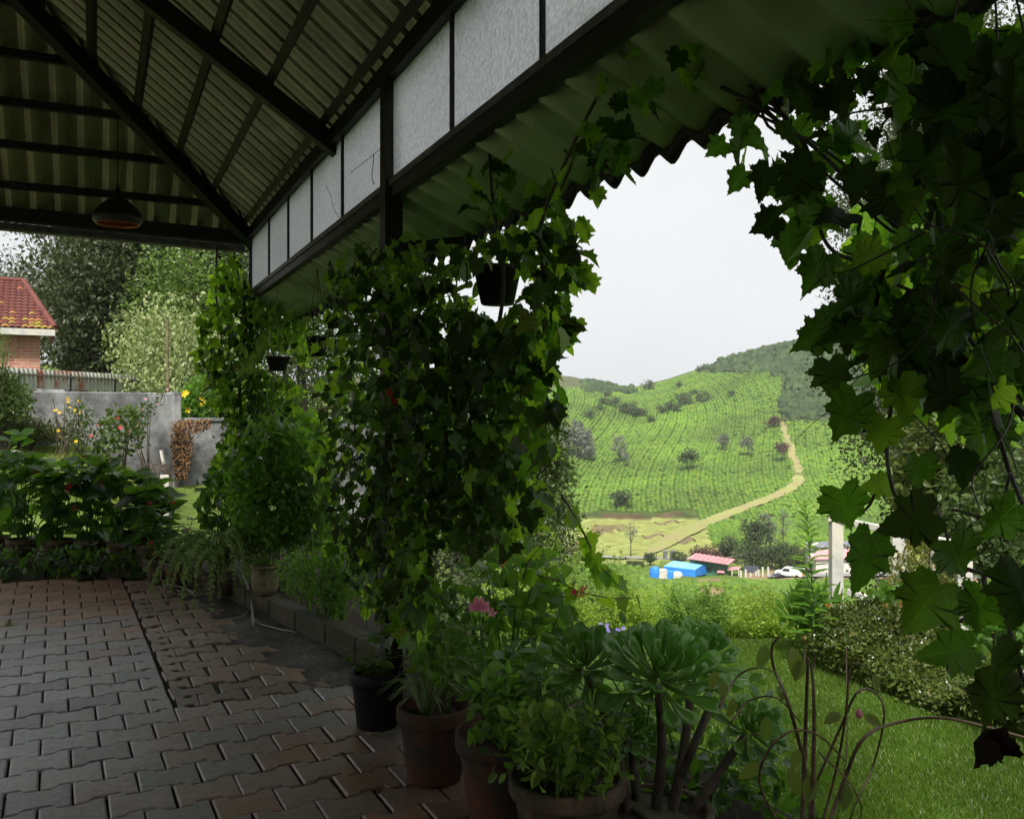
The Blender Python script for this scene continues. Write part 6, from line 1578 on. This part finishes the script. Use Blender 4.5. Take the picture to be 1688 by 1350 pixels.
# ------------------------------------------------------------------ hanging pots
def hangpot(px, pyrim, Z, r, h, label, cat='hanging pot', top=2.3, name='hanging_pot', straps=3):
    rim = at(px, pyrim, Z); b_ = rim - UP * h
    t_ = thing(name, label, cat, b_)
    MB().lathe([(0, 0), (r * .62, 0), (r * .68, .006), (r * .94, h * .86), (r, h * .87), (r * 1.03, h * .9), (r * 1.03, h * .99), (r * .97, h), (r * .9, h * .9)], b_, 30).build('pot', M['plastic'], t_, smooth=True)
    MB().lathe([(0, h * .88), (r * .92, h * .86)], b_, 16).build('soil', M['soil'], t_)
    mb = MB()
    for k in range(straps):
        a = 6.28 * k / straps + .4; mb.tube([rim + Vector((r * .98 * math.cos(a), r * .98 * math.sin(a), -.01)), Vector((rim.x, rim.y, min(top, rim.z + .45)))], .002, 4)
    mb.tube([Vector((rim.x, rim.y, min(top, rim.z + .45))), Vector((rim.x, rim.y, top))], .002, 4)
    mb.build('hanger', M['steel'], t_, kind='stuff')
    return t_
hp1 = hangpot(820, 440, 3.7, .10, .155, 'black plastic pot hanging in the middle vine against the sky', top=2.38)
region(hp1, [(640, 410), (700, 395), (770, 420), (800, 455), (790, 495), (745, 520), (700, 560), (660, 600), (640, 540)], 3.85, .12, 130, .062, M['geran'], P_ROUND, 'leaf', 130, tip=(0, 0, .2), nrm=tuple(-FV))
MB().tube(curve_pts([at(790, 440, 3.75), at(740, 460, 3.8), at(700, 520, 3.8), at(690, 600, 3.8), at(665, 650, 3.75)], 20), .003, 5).build('stem', M['gstem'], hp1)
for k in range(9): petals(at(655 + random.uniform(-14, 18), 650 + random.uniform(-14, 12), 3.74), .02, M['red'], hp1, 5, .2)
hp2 = hangpot(458, 588, 7.0, .093, .11, 'grey hanging bowl of pale round-leaved geranium by the corner post', top=2.4)
region(hp2, [(405, 500), (450, 495), (490, 520), (500, 560), (480, 588), (440, 585), (425, 610), (380, 612), (378, 590), (410, 580), (420, 540)], 7.0, .12, 90, .085, M['geran'], P_ROUND, 'leaf', 90, tip=(0, 0, .2), nrm=tuple(-FV))
MB().tube(curve_pts([at(455, 610, 7), at(440, 650, 7), at(450, 690, 7), at(470, 720, 7)], 12), .004, 5).build('trailing_stem', M['gstem'], hp2)
hp3 = hangpot(523, 555, 6.0, .075, .13, 'dark hanging pot between the two vine columns', top=2.4)
region(hp3, [(500, 520), (540, 515), (560, 560), (545, 600), (505, 560)], 6.0, .1, 30, .07, M['geran'], P_ROUND, 'leaf', 30)
hp4 = hangpot(1630, 150, 1.5, .088, .16, 'big black hanging pot close by at the upper right corner', top=2.33)
# ------------------------------------------------------------------ vines
IVYHI = [npmesh('ivy_leaf', V_, F_, M['ivy'], smooth=True) for V_, F_ in P_IVY_HI]
IVYHI_Y = [npmesh('backlit_ivy_leaf', V_, F_, M['ivy_y'], smooth=True) for V_, F_ in P_IVY_HI]
IVYHI_D = [npmesh('shaded_ivy_leaf', V_, F_, M['ivy_d'], smooth=True) for V_, F_ in P_IVY_HI]
G0 = 1.2657
def curtain(px, py, off):
    """points of the vine curtain hanging along the eaves line, off metres outside the glass"""
    d = (px - CX) / FPX; dx, dy = S + d * C, C - d * S
    Z = (G0 + off) / (dx - .0363 * dy)
    return atv(px, py, Z)
def ivy_frames(n, spread=.75, out=.6):
    tip = np.tile([0, 0, -1.0], (n, 1)) + rng.normal(size=(n, 3)) * spread
    side = np.where(rng.random(n) < .5, 1, -1)[:, None]
    nrm = np.array(-NN) * side + rng.normal(size=(n, 3)) * out + [0, 0, .55]
    R_ = frames(tip, nrm)
    R_[:, :, 0] *= rng.uniform(.72, 1.12, n)[:, None]; R_[:, :, 2] *= rng.uniform(.3, 2.2, n)[:, None]
    return R_
def vine_leaves(root, poly, n, off, leaf, ys=.3, nobj=300, var=.4, dark=.25, spread=.75, hole=None, zfix=None, low=False):
    q = inpoly_pts(poly, n)
    if hole is not None:
        q = q[((q[:, 0] - hole[0]) / hole[2]) ** 2 + ((q[:, 1] - hole[1]) / hole[3]) ** 2 > 1]; n = len(q)
    if low: q = q[~((q[:, 1] > 900) & (q[:, 0] > 715))]; n = len(q)
    o_ = rng.uniform(off[0], off[1], n); pos = curtain(q[:, 0], q[:, 1], o_) if zfix is None else atv(q[:, 0], q[:, 1], zfix + o_)
    R_ = ivy_frames(n, spread); sc_ = leaf * rng.uniform(1 - var, 1 + var, n)
    # brighter leaves at edges, darker inside: backlight and shade put into the colour
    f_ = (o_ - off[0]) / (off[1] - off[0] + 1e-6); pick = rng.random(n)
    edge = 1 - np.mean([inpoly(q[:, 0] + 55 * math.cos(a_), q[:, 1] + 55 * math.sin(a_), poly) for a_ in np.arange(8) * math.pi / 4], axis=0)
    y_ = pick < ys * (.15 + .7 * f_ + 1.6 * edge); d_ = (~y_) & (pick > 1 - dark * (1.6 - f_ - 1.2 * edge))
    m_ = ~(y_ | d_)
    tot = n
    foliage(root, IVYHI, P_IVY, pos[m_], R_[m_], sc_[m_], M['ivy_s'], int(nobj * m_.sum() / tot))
    foliage(root, IVYHI_Y, P_IVY, pos[y_], R_[y_], sc_[y_], M['ivy_y'], int(nobj * y_.sum() / tot), stuffname='backlit_foliage')
    foliage(root, IVYHI_D, P_IVY, pos[d_], R_[d_], sc_[d_], M['ivy_d'], int(nobj * d_.sum() / tot), stuffname='shaded_foliage')
    return pos
def wander(root, starts, n, seg, off, r=(.002, .005), sag=.0, mat=None, name='runners', poly=None):
    """thin intertwined runners"""
    mb = MB()
    for i in range(n):
        p = Vector(starts[int(rng.integers(0, len(starts)))]); d_ = Vector((random.gauss(0, .5), random.gauss(0, 1), random.gauss(-.6, .8))).normalized(); pts = [p]
        for k in range(seg):
            d_ = (d_ + Vector((random.gauss(0, .25), random.gauss(0, .4), random.gauss(-.08 - sag, .35)))).normalized()
            p = p + d_ * random.uniform(.05, .09); pts.append(p)
        rr = random.uniform(*r); mb.tube(curve_pts(pts, seg * 3), rr, 4, rr * .5, cap=False)
    return mb.build(name, mat or M['stem'], root, smooth=True, kind='stuff')
# corner vine
cvp = [(352, 445), (380, 415), (404, 440), (412, 490), (440, 505), (490, 520), (520, 560), (505, 600), (470, 610), (500, 640), (490, 700), (520, 760), (500, 800), (400, 800), (345, 820), (350, 760), (375, 700), (345, 650), (325, 600), (330, 540), (345, 490)]
b_ = C0.copy(); b_.z = .07
cv = thing('corner_vine', 'ivy vine climbing the far corner post of the patio', 'vine', b_)
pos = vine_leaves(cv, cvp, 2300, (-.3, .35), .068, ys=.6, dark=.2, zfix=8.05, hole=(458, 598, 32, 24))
wander(cv, pos[:200], 60, 9, 0)
MB().tube(curve_pts([b_, at(410, 800, 8.0), at(395, 650, 7.95), at(405, 520, 8.0), at(385, 420, 8.0)], 20), .02, 6, .008).build('trunk', M['stem'], cv, smooth=True)
MB().tube(curve_pts([at(358, 400, 8.05), at(356, 480, 8.0), at(365, 560, 7.95), at(380, 700, 7.9)], 16), .010, 5, .004).build('hanging_runner', M['stem'], cv, smooth=True)
# middle vine
mvp = [(545, 425), (600, 398), (640, 400), (690, 430), (735, 445), (770, 400), (850, 370), (900, 340), (930, 345), (960, 365), (955, 400), (965, 450), (940, 480), (935, 545), (915, 600), (925, 640), (905, 690), (915, 735), (880, 770), (895, 825), (880, 850), (860, 870), (845, 905), (830, 960), (790, 1000), (740, 1040), (690, 1060), (650, 1040), (600, 1000), (560, 950), (535, 890), (510, 850), (505, 760), (525, 690), (510, 610), (525, 520)]
b_ = C0 + UU * AP; b_.z = .07
mv = thing('middle_vine', 'great mass of ivy hanging round the middle post', 'vine', b_)
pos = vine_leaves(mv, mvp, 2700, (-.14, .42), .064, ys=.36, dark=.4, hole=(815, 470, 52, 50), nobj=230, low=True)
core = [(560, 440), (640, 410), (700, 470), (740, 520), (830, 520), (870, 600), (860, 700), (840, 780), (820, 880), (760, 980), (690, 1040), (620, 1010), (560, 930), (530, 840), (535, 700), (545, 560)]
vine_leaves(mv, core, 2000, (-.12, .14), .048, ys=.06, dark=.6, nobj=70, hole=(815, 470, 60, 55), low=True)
vine_leaves(mv, [(620, 420), (680, 420), (700, 600), (700, 1060), (620, 1060), (610, 700)], 380, (-.2, -.06), .055, ys=.12, dark=.5, nobj=0)
wander(mv, pos[(proj(pos)[0] < 800)][:400], 150, 6, 0, r=(.0018, .004))
wander(mv, pos[(proj(pos)[0] < 800)][400:600], 70, 7, 0, r=(.001, .002), mat=pm('dry_stem', (.10, .085, .06), (.2, .17, .13), scale=40, rough=.8, bump=0), name='dry_tendrils')
for pts in ([(650, 1060), (655, 900), (640, 700), (655, 500), (660, 380)], [(845, 860), (840, 800), (860, 650), (900, 500), (890, 380), (940, 250), (1000, 130)], [(700, 1030), (720, 850), (790, 650), (830, 480), (812, 330), (805, 220)]):
    q = np.array(pts, float); P3 = curtain(q[:, 0], q[:, 1], np.full(len(q), .12)); MB().tube(curve_pts([tuple(p) for p in P3], 30), .011, 6, .005).build('trunk', M['stem'], mv, smooth=True)
# runners and leaves climbing over the awning edge
evp = [(760, 340), (775, 260), (800, 225), (840, 235), (850, 300), (900, 290), (935, 240), (975, 190), (990, 110), (965, 60), (985, 20), (1060, 10), (1090, 70), (1130, 60), (1190, 120), (1150, 150), (1100, 120), (1050, 210), (1040, 270), (1000, 290), (960, 300), (930, 330), (860, 340), (800, 360)]
ev = thing('eaves_vine', 'ivy runners trailing over the awning edge above the open view', 'vine', at(1000, 200, 2.9))
pos = vine_leaves(ev, evp, 105, (.04, .36), .07, ys=.25, dark=.4, nobj=105)
for pts in ([(1000, 130), (960, 220), (930, 300), (900, 350)], [(1180, 130), (1110, 90), (1040, 60), (980, 40)], [(805, 230), (815, 300), (820, 380)], [(1225, 0), (1240, 60), (1235, 90), (1190, 120)], [(1150, 120), (1200, 150), (1240, 170), (1300, 215)]):
    q = np.array(pts, float); P3 = curtain(q[:, 0], q[:, 1], np.full(len(q), .3)); MB().tube(curve_pts([tuple(p) for p in P3], 20), .007, 5, .004).build('stem', M['stem'], ev, smooth=True)
# near right vine
rvp = [(1225, 175), (1270, 130), (1350, 95), (1440, 60), (1500, 30), (1710, 30), (1710, 640), (1600, 680), (1520, 640), (1440, 640), (1410, 600), (1385, 540), (1375, 450), (1330, 390), (1270, 330), (1220, 270), (1195, 225)]
rv = thing('near_vine', 'large-leaved ivy hanging close by down the right side', 'vine', at(1600, 350, 2.1))
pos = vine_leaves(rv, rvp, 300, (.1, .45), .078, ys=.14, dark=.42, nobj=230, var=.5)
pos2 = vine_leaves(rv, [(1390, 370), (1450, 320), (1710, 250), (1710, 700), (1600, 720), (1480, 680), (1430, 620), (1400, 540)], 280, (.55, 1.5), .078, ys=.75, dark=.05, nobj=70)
hero = [(1425, 925, .150, 15, 0), (1395, 690, .140, 20, 0), (1394, 838, .13, -15, 0), (1525, 1000, .135, 30, 0), (1340, 560, .11, 50, 0), (1375, 625, .12, -10, 2), (1500, 860, .13, 70, 2), (1580, 920, .11, -30, 0), (1490, 655, .10, -20, 1), (1570, 660, .14, 10, 0), (1515, 780, .09, 0, 0), (1590, 770, .10, -10, 2), (1455, 720, .09, 10, 1), (1560, 1075, .12, 80, 0), (1650, 1100, .12, -20, 2), (1640, 1160, .13, 10, 2), (1650, 860, .11, 40, 0), (1300, 400, .125, -5, 0), (1262, 370, .085, 60, 2), (1215, 300, .09, 40, 0), (1345, 450, .12, 30, 0), (1180, 245, .08, 60, 0), (1260, 300, .09, 20, 2), (1395, 470, .085, -20, 1), (1560, 600, .10, 0, 2), (1450, 590, .10, 15, 0), (1620, 1010, .12, 0, 0), (1680, 980, .12, 10, 2), (1630, 720, .11, 20, 0), (1445, 800, .08, 80, 1), (1480, 45, .09, 10, 1), (1060, 75, .10, 0, 2), (1115, 100, .07, 20, 2), (985, 325, .07, 0, 1), (1020, 270, .08, 30, 0), (940, 385, .07, 10, 1), (975, 470, .075, -20, 1), (950, 540, .07, 10, 1), (1560, 190, .10, 20, 2), (1600, 310, .11, -10, 2), (1670, 270, .11, 15, 2), (1575, 120, .10, 30, 2), (1540, 270, .09, -20, 2), (1640, 130, .09, 0, 2), (1500, 160, .09, 10, 0), (1680, 180, .10, 0, 2)]
P = []; T = []; Nn = []; Sz = []; mt_ = []
for x, y, s_, rot, k in hero:
    c_ = curtain(np.array([float(x)]), np.array([float(y)]), np.array([random.uniform(.08, .34) if not (x > 1490 and y < 320) else random.uniform(-.42, -.36)]))[0]
    d_ = -UP * math.cos(math.radians(rot)) - RV * math.sin(math.radians(rot)) + FV * random.uniform(-.15, .15); d_.normalize()
    nn_ = -FV + Vector((random.uniform(-.35, .35), random.uniform(-.35, .35), random.uniform(-.1, .4)))
    s_ *= .86; P.append(tuple(Vector(c_) - d_ * (s_ * .45))); T.append(tuple(d_)); Nn.append(tuple(nn_)); Sz.append(s_); mt_.append(k)
P = np.array(P); R_ = frames(np.array(T), np.array(Nn)); R_[:, :, 0] *= rng.uniform(.8, 1.12, len(P))[:, None]; R_[:, :, 2] *= rng.uniform(.5, 2.0, len(P))[:, None]; Sz = np.array(Sz); mt_ = np.array(mt_)
for k, ms_ in enumerate((IVYHI, IVYHI_Y, IVYHI_D)):
    leaf_objects('leaf', ms_, P[mt_ == k], R_[mt_ == k], Sz[mt_ == k], rv)
# their stalks and the stems they hang on
mb = MB()
MAIN = [[(1240, 165), (1300, 215), (1340, 240), (1420, 320), (1480, 365), (1540, 420), (1560, 520), (1600, 600), (1650, 650), (1700, 690)], [(1335, 250), (1342, 340), (1365, 405), (1410, 430), (1460, 432)], [(1460, 430), (1440, 540), (1475, 600), (1470, 660), (1462, 740), (1470, 800), (1485, 835)], [(1500, 390), (1590, 400), (1700, 370)], [(1560, 560), (1530, 590), (1500, 610), (1460, 600)], [(1600, 600), (1640, 700), (1665, 780), (1690, 840)], [(1520, 885), (1565, 925), (1620, 945), (1690, 955)], [(1622, 945), (1620, 990), (1590, 1020), (1550, 1032)], [(1665, 780), (1640, 850), (1570, 840)], [(1640, 950), (1660, 1020), (1680, 1100), (1700, 1150)], [(1545, 840), (1560, 880), (1566, 915)], [(1620, 680), (1640, 640), (1600, 560), (1540, 500), (1480, 470)], [(1330, 245), (1300, 200), (1260, 175), (1215, 165)], [(1445, 800), (1435, 830), (1415, 850)], [(1465, 690), (1440, 705), (1420, 712)]]
for pts in MAIN:
    q = np.array(pts, float); P3 = curtain(q[:, 0], q[:, 1], np.full(len(q), .34) + rng.uniform(-.03, .03, len(q))); r_ = .0055 if len(pts) > 3 else .0035
    MB().tube(curve_pts([tuple(p) for p in P3], 36), r_, 6, r_ * .8).build('stem', M['stem'], rv, smooth=True)
q = np.array(MAIN[0], float)
for k in range(4):
    P3 = curtain(q[:, 0] + rng.normal(size=len(q)) * 9, q[:, 1] + rng.normal(size=len(q)) * 9, np.full(len(q), .36)); MB().tube(curve_pts([tuple(p) for p in P3], 40), .0045, 5, .003).build('stem', M['stem'], rv, smooth=True)
wander(rv, pos[(proj(pos)[0] > 1430)][:120], 60, 4, 0, r=(.001, .003), name='tendrils')
# dead leaf hanging at the right
dl = thing('dead_leaf', 'dark shrivelled leaf dangling by a thread at the lower right', 'leaf', at(1620, 1200, 2.2))
DLM = [npmesh('dead_leaf', *fan_leaf(IVYT2, ring=True, wave=.12, fold=.7, droop=.5, seed=9), M['shriv'])]
leaf_objects('blade', DLM, np.array([tuple(at(1622, 1200, 2.2))]), frames(np.array([[.05, 0, -1.0]]), np.array([tuple(-FV + RV * .4)])) * np.array([.55, 1, 1.6]), np.array([.115]), dl)
MB().tube(curve_pts([at(1622, 1206, 2.2), at(1628, 1185, 2.2), at(1630, 1160, 2.2)], 8), .0015, 4).build('stalk', M['stem'], dl)
# ------------------------------------------------------------------ air
hm = bpy.data.materials.new('haze'); hm.use_nodes = True
t = hm.node_tree; t.nodes.clear()
pv_ = t.nodes.new('ShaderNodeVolumePrincipled'); pv_.inputs['Color'].default_value = (.88, .94, 1, 1); pv_.inputs['Density'].default_value = .00021; pv_.inputs['Anisotropy'].default_value = .2
ov = t.nodes.new('ShaderNodeOutputMaterial'); t.links.new(pv_.outputs[0], ov.inputs['Volume'])
tag(MB().box((0, 0, 0), (1900, 1900, 320)).build('haze', hm), 'thin pale haze filling the valley air', 'haze', kind='stuff')
